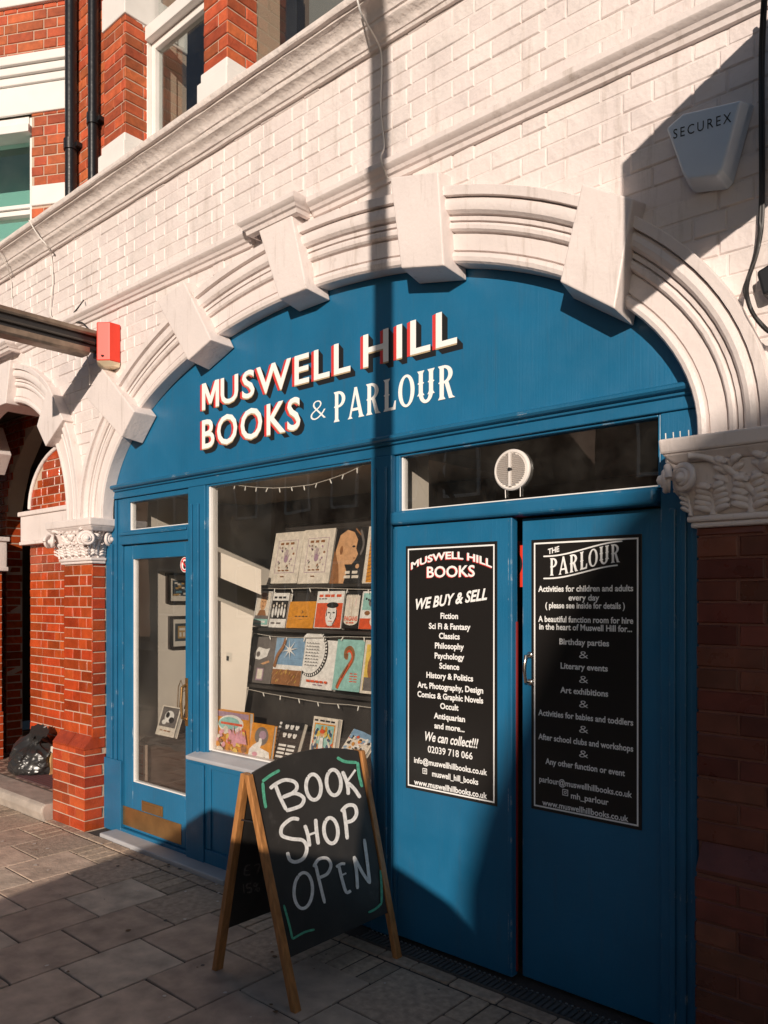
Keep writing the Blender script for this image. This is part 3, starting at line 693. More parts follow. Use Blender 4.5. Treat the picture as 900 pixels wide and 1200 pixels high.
def pin(x, z):
    x += -7.17; z += .12
    if z < 2.46: return True
    return ((x + 7.17 - .72) / .72) ** 2 + ((z - 2.43) / .52) ** 2 > 1.0 if x > -6.45 - .0 and False else (x > -7.17 + .72 * (1 - math.sqrt(max(0, 1 - min(1, (z - 2.43) / .52) ** 2))) + .05 and z < 2.95)
bricks(m, (-7.17, .404, .12), (1, 0, 0), (0, -1, 0), 1.6, 2.9, pin)
bricks(m, (-7.166, .53, .12), (0, -1, 0), (-1, 0, 0), .13, 2.3, None)
inn = m.build('porch_inner_wall', [BRICK, MORTAR], B)
m = MB()
m.box(-7.215, -5.6, .33, .403, 2.13, 2.40); m.box(-7.235, -5.6, .31, .403, 2.36, 2.401); m.box(-7.225, -5.6, .32, .403, 2.10, 2.131)
arcp = [(-7.17 + .72 * (1 - math.cos(a)), .395, 2.43 + .52 * math.sin(a)) for a in [R(7.5 * i) for i in range(0, 13)]]
m.tube(arcp, .02, 8)
m.build('impost_moulding', STUCCO, inn, bevel=.008)
m = MB(); m.mi = 1; YW = .45
pp = [onY(*q, YW) for q in [(7.5, 600), (10, 580), (17, 547), (30, 515), (50, 485)]]
xe = pp[0].x
pts = [(-9.0, .12), (xe, .12)] + [(p.x, p.z) for p in pp] + [(pp[-1].x + .1, 3.34), (-9.0, 3.34)]
m.prism([(a, YW + .004, b) for a, b in pts], (0, .15, 0)); m.mi = 0
def far_in(x, z):
    X = x - 9.0; Z = z + .12
    if Z < pp[0].z: return True
    for a, b in zip(pp[:-1], pp[1:]):
        if a.z <= Z <= b.z: return X < a.x + (b.x - a.x) * (Z - a.z) / (b.z - a.z) - .04
    return X < pp[-1].x - .04
bricks(m, (-9.0, YW + .004, .12), (1, 0, 0), (0, -1, 0), 9.0 + xe - .002, pp[0].z - .12)
bricks(m, (-9.0, YW + .004, pp[0].z), (1, 0, 0), (0, -1, 0), 9.0 + pp[-1].x, 3.32 - pp[0].z, lambda x, z: far_in(x, z + pp[0].z - .12))
bricks(m, (xe - .004, YW + .004, .12), (0, 1, 0), (1, 0, 0), .15, 2.3)
fw = m.build('porch_side_wall', [BRICK, MORTAR], B)
za, zb_ = onY(8, 667, YW).z, onY(8, 630, YW).z
m = MB(); m.box(-9.0, xe + .012, YW - .05, YW + .0035, za, zb_); m.box(-9.0, xe + .03, YW - .07, YW + .0035, zb_ - .045, zb_ + .003); m.box(-9.0, xe + .02, YW - .06, YW + .0035, za - .02, za + .02); m.build('impost_moulding', STUCCO, fw, bevel=.008)
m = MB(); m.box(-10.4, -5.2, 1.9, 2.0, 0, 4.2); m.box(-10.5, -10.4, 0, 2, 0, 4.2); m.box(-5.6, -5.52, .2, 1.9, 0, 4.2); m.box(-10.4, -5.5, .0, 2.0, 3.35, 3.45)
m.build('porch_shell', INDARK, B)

# =================================================================== SHOPFRONT
S = thing('shopfront', (-3.0, 0, 0), 'blue painted timber bookshop front with arched fascia, half glazed door, display window and double doors', 'shopfront')
fb = .0055
m = MB(); n = 60
pts = [(AX + (AA + .03) * math.cos(math.pi * i / n), fb, AZ + (AB + .03) * math.sin(math.pi * i / n)) for i in range(n + 1)]
pts = [p for p in pts if p[2] > 2.375]; pts = [(pts[0][0], fb, 2.375)] + pts + [(pts[-1][0], fb, 2.375)]
m.prism(pts, (0, .04, 0))
fascia = m.build('fascia', BLUE, S)
m = MB(); mp = [(.0, 2.352), (-.012, 2.356), (-.014, 2.366), (-.034, 2.370), (-.042, 2.378), (-.042, 2.388), (-.036, 2.394), (-.02, 2.399), (.0, 2.401)]
run(m, mp, [-5.025 + i * .08 for i in range(51)]); m.build('fascia_moulding', BLUE2, fascia, smooth=30)
# painted fascia lettering with drop shade
m = MB()
def sign_text(m, txt, x0, x1, z0, z1, y, mi, bold, off=(0, 0), space=1.12):
    if txt[0] == 'M':            # the M is drawn by hand
        w_ = (x1 - x0) * .1365; g = bold * .12; P_ = [(0, 0), (0, 1), (.23, 1), (.5, .46), (.77, 1), (1, 1), (1, 0), (.80, 0), (.80, .64), (.57, .18), (.43, .18), (.20, .64), (.20, 0)]
        m.face([(x0 + a * w_ + off[0], y, z0 + b * (z1 - z0) + off[1]) for a, b in P_], mi); x0 = x0 + (x1 - x0) * .148; txt = txt[1:]
    put_text(m, txt, x0, x1, z0, z1, y, mi, bold, off=off, space=space)
for txt, x0, x1, z0, z1 in (('MUSWELL', -3.985, -2.735, 2.762, 2.922), ('HILL', -2.648, -2.075, 2.762, 2.922), ('BOOKS', -3.985, -3.105, 2.524, 2.702)):
    for i in range(8): sign_text(m, txt, x0, x1, z0, z1, fb - .0005 - i * .0003, 2, .012, off=(.0037 * (8 - i), -.0040 * (8 - i)), space=1.12)
    sign_text(m, txt, x0, x1, z0, z1, fb - .0032, 1, .016, off=(-.020, -.004), space=1.12)
    sign_text(m, txt, x0, x1, z0, z1, fb - .0036, 1, .016, off=(-.011, -.002), space=1.12)
    sign_text(m, txt, x0, x1, z0, z1, fb - .0040, 3, .016, off=(-.001, -.007), space=1.12)
    sign_text(m, txt, x0, x1, z0, z1, fb - .0045, 0, .014, space=1.12)
put_text(m, '&', -3.03, -2.915, 2.556, 2.655, fb - .0012, 0, -.022)
tuscan(m, 'PARLOUR', -2.86, -2.085, 2.522, 2.676, lambda a, b, l: (a, fb - .0012 - l, b))
m.build('fascia_lettering', [TXTW, TXTR, TXTB, TXTG], fascia)

# frame members
m = MB()
m.box(-5.15, -.965, .0, .09, 2.306, 2.352)                    # head
m.box(-5.15, -4.925, .02, .09, .0, 2.3055); m.box(-5.075, -5.045, .005, .0195, .50, 2.0); m.box(-5.01, -4.985, .005, .0195, .50, 2.3); m.box(-5.15, -4.926, .004, .0195, .0, .50)
m.box(-4.13, -3.955, .0, .09, .0, 2.3055); m.box(-4.095, -4.075, -.012, -.0005, .62, 2.2); m.box(-4.03, -4.005, -.014, -.0005, .62, 2.2); m.box(-4.132, -3.953, -.012, -.0005, .0, .61)
m.box(-2.585, -2.45, -.012, .09, .0, 2.3055); m.box(-2.56, -2.545, -.022, -.0125, .1, 2.25); m.box(-2.49, -2.475, -.022, -.0125, .1, 2.25)
m.box(-1.155, -.965, .012, .09, .0, 2.3055)
for k in range(4): m.box(-1.12 + k * .04, -1.095 + k * .04, .002, .0115, .05, 1.95)
m.box(-4.924, -4.131, -.004, .09, 1.985, 2.066); m.box(-4.924, -4.131, -.016, -.0045, 2.045, 2.064)
fr = m.build('frame', BLUE2, S, bevel=.006)
m = MB(); m.box(-2.449, -1.156, -.034, .09, 1.967, 2.030); m.build('door_head_beam', BLUE2, S, bevel=.016, seg=3)
# small top light over the single door
def light(x0, x1, z0, z1, y, fw, name, parent, bead=True):
    m = MB(); m.box(x0, x0 + fw[0], y, y + .06, z0, z1); m.box(x1 - fw[1], x1, y, y + .06, z0, z1)
    m.box(x0 + fw[0], x1 - fw[1], y, y + .06, z0, z0 + fw[2]); m.box(x0 + fw[0], x1 - fw[1], y, y + .06, z1 - fw[3], z1)
    f = m.build(name, BLUE2, parent, bevel=.006)
    a, b, c, d = x0 + fw[0], x1 - fw[1], z0 + fw[2], z1 - fw[3]
    if bead:
        q = MB(); e = .009
        q.box(a, a + e, y + .012, y + .05, c, d); q.box(a + e, b, y + .012, y + .05, c, c + e * .7)
        q.build('putty_line', WPAINT, f, bevel=.002)
    g = MB(); g.box(a, b, y + .024, y + .028, c, d); g.build('pane', GLASS, f)
    return f
light(-4.923, -4.132, 2.067, 2.305, .016, (.085, .012, .016, .034), 'top_light', S)
# single door
m = MB()
m.box(-4.924, -4.131, .004, .09, .0, .042)
dx0, dx1, dz0, dz1, dy = -4.918, -4.14, .044, 1.978, .026
gx0, gx1, gz0, gz1 = -4.808, -4.195, .372, 1.884
m.box(dx0, gx0, dy, dy + .05, dz0, dz1); m.box(gx1, dx1, dy, dy + .05, dz0, dz1)
m.box(gx0, gx1, dy, dy + .05, dz0, gz0); m.box(gx0, gx1, dy, dy + .05, gz1, dz1)
door = m.build('glazed_door', BLUE, S, bevel=.005)
m = MB(); e = .010; m.box(gx0, gx0 + e, dy + .006, dy + .04, gz0, gz1); m.box(gx0 + e, gx1, dy + .006, dy + .04, gz0, gz0 + .008); m.build('putty_line', WPAINT, door, bevel=.002)
m = MB(); m.box(gx0, gx1, dy + .02, dy + .024, gz0, gz1); m.build('pane', GLASS, door)
m = MB(); m.box(-4.93, -4.235, dy - .004, dy - .0005, .062, .192); m.build('kick_plate', BRASS, door, bevel=.001)
m = MB(); m.box(-4.688, -4.440, dy - .006, dy - .0005, .198, .268); m.box(-4.665, -4.462, dy - .009, dy - .0065, .212, .254); m.build('letter_plate', BRASS, door, bevel=.002)
m = MB(); m.box(-4.187, -4.160, dy - .008, dy - .0005, .82, 1.12)
m.tube([(-4.173, dy - .008, .86), (-4.173, dy - .04, .875), (-4.173, dy - .046, .97), (-4.173, dy - .04, 1.065), (-4.173, dy - .008, 1.08)], .009, 8)
m.build('door_handle', BRASS, door, bevel=.002)
m = MB(); yy = dy + .016; cx, cz = -4.225, 1.832
def disc(mb, cx, y, cz, r, mi=0, n=24, rz=None, r0=0):
    rz = rz or r
    if r0:
        for k in range(n):
            a0, a1 = 2 * math.pi * k / n, 2 * math.pi * (k + 1) / n
            mb.face([(cx + r * math.cos(a0), y, cz + r * math.sin(a0)), (cx + r * math.cos(a1), y, cz + r * math.sin(a1)), (cx + r0 * math.cos(a1), y, cz + r0 * math.sin(a1)), (cx + r0 * math.cos(a0), y, cz + r0 * math.sin(a0))], mi)
    else: mb.face([(cx + r * math.cos(2 * math.pi * k / n), y, cz + rz * math.sin(2 * math.pi * k / n)) for k in range(n)], mi)
disc(m, cx, yy, cz, .048, 0); disc(m, cx, yy - .0005, cz, .044, 1, r0=.034); disc(m, cx, yy - .001, cz - .008, .016, 2, rz=.02); disc(m, cx + .002, yy - .0012, cz + .016, .009, 2)
m.face([(cx - .03, yy - .0016, cz + .022), (cx - .022, yy - .0016, cz + .03), (cx + .03, yy - .0016, cz - .022), (cx + .022, yy - .0016, cz - .03)], 1)
m.build('round_sticker', [TXTW, TXTR, TXTB], door)
# door threshold stone
m = MB(); m.box(-4.99, -3.62, -.118, .02, -.05, .022); tag(m.build('threshold_stone', LEAD, loc=(-4.3, -.05, 0), bevel=.008), 'grey worn threshold strip along the foot of the blue glazed door', 'threshold')
# display window
m = MB(); a, b, c, d = -3.954, -2.586, .66, 2.3055
m.box(a, a + .022, .008, .08, c, d); m.box(b - .014, b, .008, .08, c, d); m.box(a + .022, b - .014, .008, .08, d - .012, d)
win = m.build('display_window', BLUE2, S, bevel=.005)
m = MB(); m.box(a + .022, a + .036, .014, .07, .70, 2.293); m.box(a + .036, b - .014, .02, .07, .70, .708); m.build('putty_line', WPAINT, win, bevel=.002)
m = MB(); m.box(a + .022, b - .014, .030, .034, .70, 2.293); m.build('pane', GLASS, win)
m = MB(); m.prism([(-4.045, -.075, .645), (-4.045, -.078, .668), (-4.045, .06, .7), (-4.045, .06, .64)], (1.458, 0, 0)); m.build('window_sill', LEAD, win, bevel=.006)
m = MB(); m.box(-3.954, -2.586, .012, .06, .0, .6445); m.box(-3.954, -2.586, -.004, .0115, .0, .105)
m.box(-3.954, -3.90, .002, .0115, .106, .64); m.box(-2.64, -2.586, .002, .0115, .106, .64); m.box(-3.90, -2.64, .002, .0115, .59, .64); m.build('stall_riser', BLUE, S, bevel=.006)
# light over the double doors
f = light(-2.449, -1.156, 2.031, 2.3055, .018, (.026, .01, .006, .010), 'door_top_light', S)
c = onY(599.5, 550.5, .03)
m = MB(); m.lathe((c.x, .040, c.z), (0, -1, 0), [(.001, 0), (.088, 0), (.088, .010), (.082, .016), (.076, .016), (.074, .010), (.001, .010)], 40)
for k in range(-8, 9):
    z = k * .0082; wv = math.sqrt(max(.0001, .07 ** 2 - z * z)); mm = [(c.x - wv, .024, c.z + z - .002), (c.x + wv, .024, c.z + z - .002), (c.x + wv, .0165, c.z + z + .002), (c.x - wv, .0165, c.z + z + .002)]
    m.prism(mm, (0, .003, .0015))
m.box(c.x - .005, c.x + .005, .012, .022, c.z - .072, c.z + .072)
m.lathe((c.x, .02, c.z), (0, -1, 0), [(.001, .012), (.008, .011), (.009, 0)], 12, 1)
m.tube([(c.x - .035, .035, c.z - .075), (c.x - .033, .035, c.z - .118)], .0018, 6); m.tube([(c.x + .04, .035, c.z - .075), (c.x + .04, .035, c.z - .118)], .0018, 6)
m.build('round_vent', [flat('white_vent_plastic', (.74, .69, .65), .4), BLACKM], f, smooth=40)
# double doors
LD = .0
m = MB(); m.box(-2.446, -1.788, LD, LD + .045, .014, 1.962); lf = m.build('double_door_leaf', BLUE, S, bevel=.004)
m = MB(); m.box(-1.7877, -1.7850, LD + .031, LD + .044, .03, 1.52); m.build('red_edge_strip', flat('dark_red_paint', (.30, .025, .022), .5), lf)
m = MB(); m.box(-2.446, -2.425, LD - .006, LD - .0005, .03, 1.95); m.box(-1.806, -1.790, LD - .003, LD - .0005, .03, 1.955); m.build('edge_bead', BLUE2, lf, bevel=.002)
RD = .045
rx0 = onY(612, 700, RD).x
m = MB(); m.box(rx0, -1.157, RD, RD + .045, .014, 1.958); rf = m.build('double_door_leaf', BLUE, S, bevel=.004)
hz0, hz1 = onY(617, 800, RD - .03).z, onY(617, 768, RD - .03).z; hx = onY(618.5, 780, RD - .02).x
m = MB(); m.tube([(hx, RD - .001, hz1), (hx - .004, RD - .03, hz1 - .004), (hx - .006, RD - .034, hz1 - .03), (hx - .007, RD - .037, (hz0 + hz1) / 2), (hx - .006, RD - .034, hz0 + .03), (hx - .004, RD - .03, hz0 + .004), (hx, RD - .001, hz0)], [.011, .008, .0065, .0075, .0065, .008, .011], 10)
for z in (hz0, hz1): m.lathe((hx, RD - .0005, z), (0, -1, 0), [(.015, 0), (.015, .004), (.011, .008), (.001, .009)], 14)
m.build('pull_handle', CHROME, rf, smooth=50)
# drain channel
m = MB(); m.box(-2.58, -.97, -.115, -.008, -.05, -.004)
x = -2.57
while x < -.98:
    m.box(x, x + .016, -.106, -.034, -.01, .004); m.box(x + .004, x + .012, -.026, -.018, -.003, .006, 1); x += .026
m.box(-2.58, -.97, -.1195, -.1155, -.05, .007); m.box(-2.58, -.97, -.0315, -.0285, -.01, .005)
tag(m.build('drain_channel', [DRAIN, flat('galvanised_stud', (.6, .58, .55), .3, metal=.8)], loc=(-1.8, -.06, 0)), 'narrow steel slotted drain grate along the foot of the double doors', 'drain')

# =================================================================== POSTERS ON THE DOUBLE DOORS
def poster(x0, x1, z0, z1, y, label, name='door_poster'):
    o = thing(name, ((x0 + x1) / 2, y, z0), label, 'poster')
    m = MB(); m.box(x0, x1, y - .003, y, z0, z1); m.build('panel', BLACK, o, bevel=.0008)
    m = MB(); i, t = .013, .0065; a, b, c, d = x0 + i, x1 - i, z0 + i, z1 - i; q = y - .0033
    for r in ((a, b, c, c + t), (a, b, d - t, d), (a, a + t, c + t, d - t), (b - t, b, c + t, d - t)): m.face([(r[0], q, r[2]), (r[1], q, r[2]), (r[1], q, r[3]), (r[0], q, r[3])])
    m.build('border', TXTW, o); return o
y = LD - .0006
A_, B_ = onY(476, 923, y), onY(583, 633, y)
p1 = poster(A_.x, B_.x, A_.z, B_.z - .004, y, 'black poster headed Muswell Hill Books on the left leaf of the blue double doors')
cx = (A_.x + B_.x) / 2; hw = (B_.x - A_.x) / 2; q = y - .0036
PO = [p1]
def pt(*a, **k): mt = MB(); put_text(mt, *a, **k); mt.build('text_line', [TXTW, TXTR], PO[0])
def arcw(a, b): return a, b - .88 * (a - cx) ** 2
for mi_, of, yy in ((1, (-.004, -.003), q), (0, (0, 0), q - .0005)):
    pt('MUSWELL HILL', cx - hw * .87, cx + hw * .90, 1.796, 1.830, yy, mi_, .03, warp=arcw, off=of)
    pt('BOOKS', cx - hw * .50, cx + hw * .55, 1.714, 1.766, yy, mi_, .02, off=of)
pt('WE BUY & SELL', cx - hw * .76, cx + hw * .80, 1.588, 1.640, q, 0, .03, shear=.28, warp=lambda a, b: (a, b + .12 * (a - cx)))
def zrow(pyc, px=529, yy=None): return onY(px, pyc, q if yy is None else yy).z
rows = [('Fiction', 447), ('Sci Fi & Fantasy', 486), ('Classics', 522), ('Philosophy', 559), ('Psychology', 597), ('Science', 634), ('History & Politics', 672), ('Art, Photography, Design', 712),
        ('Comics & Graphic Novels', 748), ('Occult', 784), ('Antiquarian', 823), ('and more...', 860)]
for t, cy in rows: z = zrow(580 + cy / 3.157); pt(t, cx - hw * .72, cx + hw * .72, z - .0135, z + .0135, q, 0, .028, keep=True)
z = zrow(580 + 906 / 3.157); pt('We can collect!!!', cx - hw * .54, cx + hw * .62, z - .022, z + .022, q, 0, .02, shear=.3)
z = zrow(580 + 953 / 3.157); pt('02039 718 066', cx - hw * .48, cx + hw * .5, z - .016, z + .016, q, 0, .012, keep=True)
for t, cy, k in (('info@muswellhillbooks.co.uk', 1003, .8), ('muswell_hill_books', 1043, .5), ('www.muswellhillbooks.co.uk', 1087, .8)):
    z = zrow(580 + cy / 3.157); o_ = .03 if k < .6 else 0; pt(t, cx - hw * k + o_, cx + hw * k + o_, z - .0135, z + .0135, q, 0, .022, keep=True)
def insta(x, z, s, yy):
    m = MB()
    for r in ((x - s, x + s, z + s * .75, z + s), (x - s, x + s, z - s, z - s * .75), (x - s, x - s * .75, z - s * .75, z + s * .75), (x + s * .75, x + s, z - s * .75, z + s * .75)):
        m.face([(r[0], yy, r[2]), (r[1], yy, r[2]), (r[1], yy, r[3]), (r[0], yy, r[3])])
    disc(m, x, yy, z, s * .48, 0, 16, r0=s * .26); disc(m, x + s * .52, yy - .0001, z + s * .52, s * .12, 0, 8); m.build('camera_icon', TXTW, PO[0])
insta(cx - hw * .55, zrow(580 + 1040 / 3.157) , .013, q)

y = RD - .0006
A_, B_ = onY(623, 943, y), onY(752.5, 625, y)
p2 = poster(A_.x, B_.x, .735, B_.z - .002, y, 'black poster headed The Parlour on the right leaf of the blue double doors')
cx = (A_.x + B_.x) / 2; hw = (B_.x - A_.x) / 2; q = y - .0036
PO[0] = p2
def wav(a):
    u = min(1, max(0, (a + 1.636) / .323)); return .047 * u * u * (3 - 2 * u)
mt = MB(); tuscan(mt, 'PARLOUR', -1.632, -1.323, 1.713, 1.785, lambda a, b, l: (a, q - l, b + wav(a)))
mt.build('text_line', TXTW, PO[0])
for zz, xa, xb in ((1.794, -.76, .68), (1.702, -.76, .60)):
    mt = MB(); ribbon(mt, [(cx + hw * (xa + (xb - xa) * i / 12), zz + wav(cx + hw * (xa + (xb - xa) * i / 12))) for i in range(13)], .006, lambda a, b, l: (a, q, b)); mt.build('wavy_rule', TXTW, PO[0])
pt('THE', -1.640, -1.588, 1.801, 1.824, q, 0, .03, warp=lambda a, b: (a, b + .2 * (a + 1.64)))
rows = [('Activities for children and adults', 268, .86), ('every day', 300, .5), ('( please see inside for details )', 328, .72), ('A beautiful function room for hire', 378, .86), ('in the heart of Muswell Hill for...', 406, .84), ('Birthday parties', 458, .5),
        ('Literary events', 545, .5), ('Art exhibitions', 632, .5), ('Activities for babies and toddlers', 722, .86), ('After school clubs and workshops', 810, .86), ('Any other function or event', 897, .72)]
for t, cy, k in rows: z = zrow(600 + cy / 3, 688, q); pt(t, cx - hw * k, cx + hw * k, z - .0125, z + .0125, q, 0, .026, keep=True)
for cy in (503, 590, 677, 766, 853): z = zrow(600 + cy / 3, 688, q); pt('&', cx - .02, cx + .02, z - .014, z + .014, q, 0, -.01)
for t, cy, k in (('parlour@muswellhillbooks.co.uk', 966, .84), ('mh_parlour', 1006, .4), ('www.muswellhillbooks.co.uk', 1050, .78)):
    z = zrow(600 + cy / 3, 688, q); o_ = .025 if k < .6 else 0; pt(t, cx - hw * k + o_, cx + hw * k + o_, z - .0125, z + .0125, q, 0, .02, keep=True)
insta(cx - hw * .34, zrow(600 + 1000 / 3, 688, q), .013, q)

# =================================================================== INSIDE THE SHOP
m = MB()
m.box(-5.35, -.2, .1, 5.0, -.1, .02); tag(m.build('shop_floor', INFLOOR), kind='structure')
m = MB(); m.box(-5.35, -4.93, .095, 5.0, .02, 2.9); tag(m.build('side_wall', INWALL), kind='structure')
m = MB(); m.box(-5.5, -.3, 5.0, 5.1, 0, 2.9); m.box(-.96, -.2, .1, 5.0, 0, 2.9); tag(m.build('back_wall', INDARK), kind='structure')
m = MB(); m.box(-5.4, -.2, .05, 5.05, 2.9, 3.0); m.box(-5.35, -3.99, .095, 1.1, 2.35, 2.40); m.box(-3.985, -2.52, .095, 1.1, 2.34, 2.40)
m.box(-5.4, -.9, .046, .094, 2.37, 3.0)
tag(m.build('ceiling', flat('tan_ceiling_paint', (.34, .26, .19), .8)), kind='structure')
SPP, SPU = Vector((-3.965, .075, 0)), Vector((.12, .16, 0)).normalized(); SPN = Vector((SPU.y, -SPU.x, 0))  # plane turned towards the sun so the boards come out brighter
m = MB()
for q4 in ([(241, 670), (306, 697), (306, 667.5), (241, 640)], [(241, 884), (282, 884), (297, 722), (241, 697)]):  # boards cut to the outline of sunlit bands; the gap stands in for shadow
    F_ = [hit(a, b, SPP, SPN) for a, b in q4]; m.hexa(F_, [p - SPN * .02 for p in F_])
tag(m.build('sunlit_band_boards', INWALL), kind='structure')
m = MB(); m.box(-2.50, -2.47, .092, .30, .02, 2.36); tag(m.build('door_partition_wall', INWALL), kind='structure')
m = MB(); m.box(-3.966, -2.505, .092, 1.05, .60, .664); tag(m.build('window_display_shelf', SHELF, loc=(-3.2, .5, .6)), 'dark wide board forming the floor of the display window', 'display shelf')
# counter behind the door
t = thing('lobby_table', (-4.6, .6, .02), 'dark table draped with black cloth behind the glazed door', 'table')
m = MB(); m.box(-4.925, -4.0, .20, 1.2, .02, .61); m.build('base', flat('dark_brown_panel', (.05, .03, .022), .6), t)
m = MB(); nx, ny = 40, 24; vs = []; fs = []
for j in range(ny + 1):
    for i in range(nx + 1):
        x = -4.927 + .93 * i / nx; yy = .155 + 1.0 * j / ny; z = .632 + .008 * math.sin(x * 37 + yy * 9) + .006 * math.sin(x * 17 - yy * 51) - (.02 if j == 0 else 0)
        vs.append((x, yy, z))
for j in range(ny):
    for i in range(nx): a = j * (nx + 1) + i; fs.append((a, a + 1, a + nx + 2, a + nx + 1))
m.mesh(vs, fs); m.build('cloth', CLOTH, t, smooth=60)
m = MB(); m.mi = 1; m.box(-4.928, -4.84, .124, .16, .02, .60); m.mi = 0; bricks(m, (-4.928, .124, .02), (1, 0, 0), (0, -1, 0), .088, .58)
tag(m.build('low_brick_wall', [RBRICK, MORTAR], loc=(-5.0, .14, .02)), 'low red brick wall end seen through the bottom of the glazed door', 'wall')
# pictures on the lobby wall
def picture(px0, py0, px1, py1, label, art):
    a = hit(px0, py0, (-4.93, 0, 0), (1, 0, 0)); b = hit(px1, py1, (-4.93, 0, 0), (1, 0, 0))
    y0, y1, z0, z1 = a.y, b.y, b.z, a.z
    o = thing('framed_picture', (-4.93, (y0 + y1) / 2, z0), label, 'picture')
    m = MB(); t_ = .018
    m.box(-4.9295, -4.905, y0, y0 + t_, z0, z1); m.box(-4.9295, -4.905, y1 - t_, y1, z0, z1); m.box(-4.9295, -4.905, y0 + t_, y1 - t_, z0, z0 + t_); m.box(-4.9295, -4.905, y0 + t_, y1 - t_, z1 - t_, z1)
    m.build('picture_frame', FRAMEB, o, bevel=.003)
    m = MB(); m.box(-4.9285, -4.92, y0 + t_, y1 - t_, z0 + t_, z1 - t_)
    e = .055
    def f(u0, v0, u1, v1, mi, d):
        ya = y0 + e + (y1 - y0 - 2 * e) * u0; yb = y0 + e + (y1 - y0 - 2 * e) * u1; za = z0 + e + (z1 - z0 - 2 * e) * v0; zb = z0 + e + (z1 - z0 - 2 * e) * v1
        m.face([(-4.9195 + d, ya, za), (-4.9195 + d, yb, za), (-4.9195 + d, yb, zb), (-4.9195 + d, ya, zb)], mi)
    art(f); m.build('mounted_print', [CARD, flat('print_dark', (.03, .04, .05), .6), flat('print_ochre', (.45, .27, .09), .6), flat('print_blue', (.12, .25, .33), .6)], o)
rr = random.Random(3)
def art1(f):
    f(0, 0, 1, 1, 1, 0)
    for k in range(16): u, v = rr.random() * .8, rr.random() * .8; f(u, v, u + .2, v + .12, rr.choice([0, 2, 3]), .0003 * (k + 1))
def art2(f):
    f(0, 0, 1, 1, 1, 0); f(.2, .15, .8, .85, 2, .0004); f(.3, .25, .45, .5, 0, .0008); f(.55, .25, .7, .5, 0, .0008); f(.3, .6, .7, .75, 0, .0008)
picture(193.5, 671, 226, 707, 'dark framed picture of a busy scene, upper of the two on the lobby wall', art1)
picture(196.5, 722, 228, 759, 'dark framed picture of a pale figure, lower of the two on the lobby wall', art2)

# ---- books
PAL = {}
def C(name, col): return flat(name, col, .38, var=.22, vscale=38)
cW = C('cover_cream', (.76, .68, .58)); cK = C('cover_black', (.02, .018, .017)); cO = C('cover_orange', (.68, .27, .02)); cR = C('cover_red', (.72, .10, .03)); cG = C('cover_grey', (.16, .14, .13))
cB = C('cover_sky_blue', (.22, .36, .52)); cT = C('cover_teal', (.30, .55, .50)); cBr = C('cover_brown', (.30, .13, .05)); cS = C('cover_skin', (.66, .36, .18)); cP = C('cover_pink', (.72, .34, .42)); cY = C('cover_yellow', (.75, .52, .10))
cN = C('cover_navy', (.05, .09, .16)); cWh = C('cover_white', (.82, .79, .75)); cM = C('cover_mauve', (.40, .26, .34)); cGr = C('cover_green', (.16, .34, .18))
ALLC = [cW, cK, cO, cR, cG, cB, cT, cBr, cS, cP, cY, cN, cWh, cM, cGr]
IX = {k: i for i, k in enumerate(['W', 'K', 'O', 'R', 'G', 'B', 'T', 'Br', 'S', 'P', 'Y', 'N', 'Wh', 'M', 'Gr'])}
class Art:
    def __init__(s, o, ux, uv, nn, w, h): s.m = MB(); s.o = o; s.ux = ux; s.uv = uv; s.n = nn; s.w = w; s.h = h; s.l = .0007
    def P(s, a, b): return s.o + s.ux * (a * s.w) + s.uv * (b * s.h) + s.n * s.l
    def poly(s, pts, c): s.l += .00025; s.m.face([s.P(a, b) for a, b in pts], IX[c])
    def rect(s, a0, b0, a1, b1, c): s.poly([(a0, b0), (a1, b0), (a1, b1), (a0, b1)], c)
    def ell(s, ca, cb_, ra, rb, c, rot=0, n=20):
        pts = []
        for k in range(n):
            t = 2 * math.pi * k / n; x, y = ra * math.cos(t), rb * math.sin(t)
            pts.append((ca + x * math.cos(rot) - y * math.sin(rot), cb_ + x * math.sin(rot) + y * math.cos(rot)))
        s.poly(pts, c)
    def line(s, pts, w, c):
        s.l += .00025; ribbon(s.m, pts, w, lambda a, b, l: s.P(a, b), 0, IX[c])
    def bars(s, a0, a1, b, hgt, c, n=5, sd=1):
        r = random.Random(sd); a = a0
        for k in range(n):
            w = (a1 - a0) / n * r.uniform(.6, .9); s.rect(a, b, a + w, b + hgt, c); a += (a1 - a0) / n
    def text(s, t, a0, a1, b0, b1, c, bold=.02): s.l += .0003; put_text(s.m, t, a0, a1, b0, b1, 0, IX[c], bold, to3d=lambda a, b: s.P(a, b))
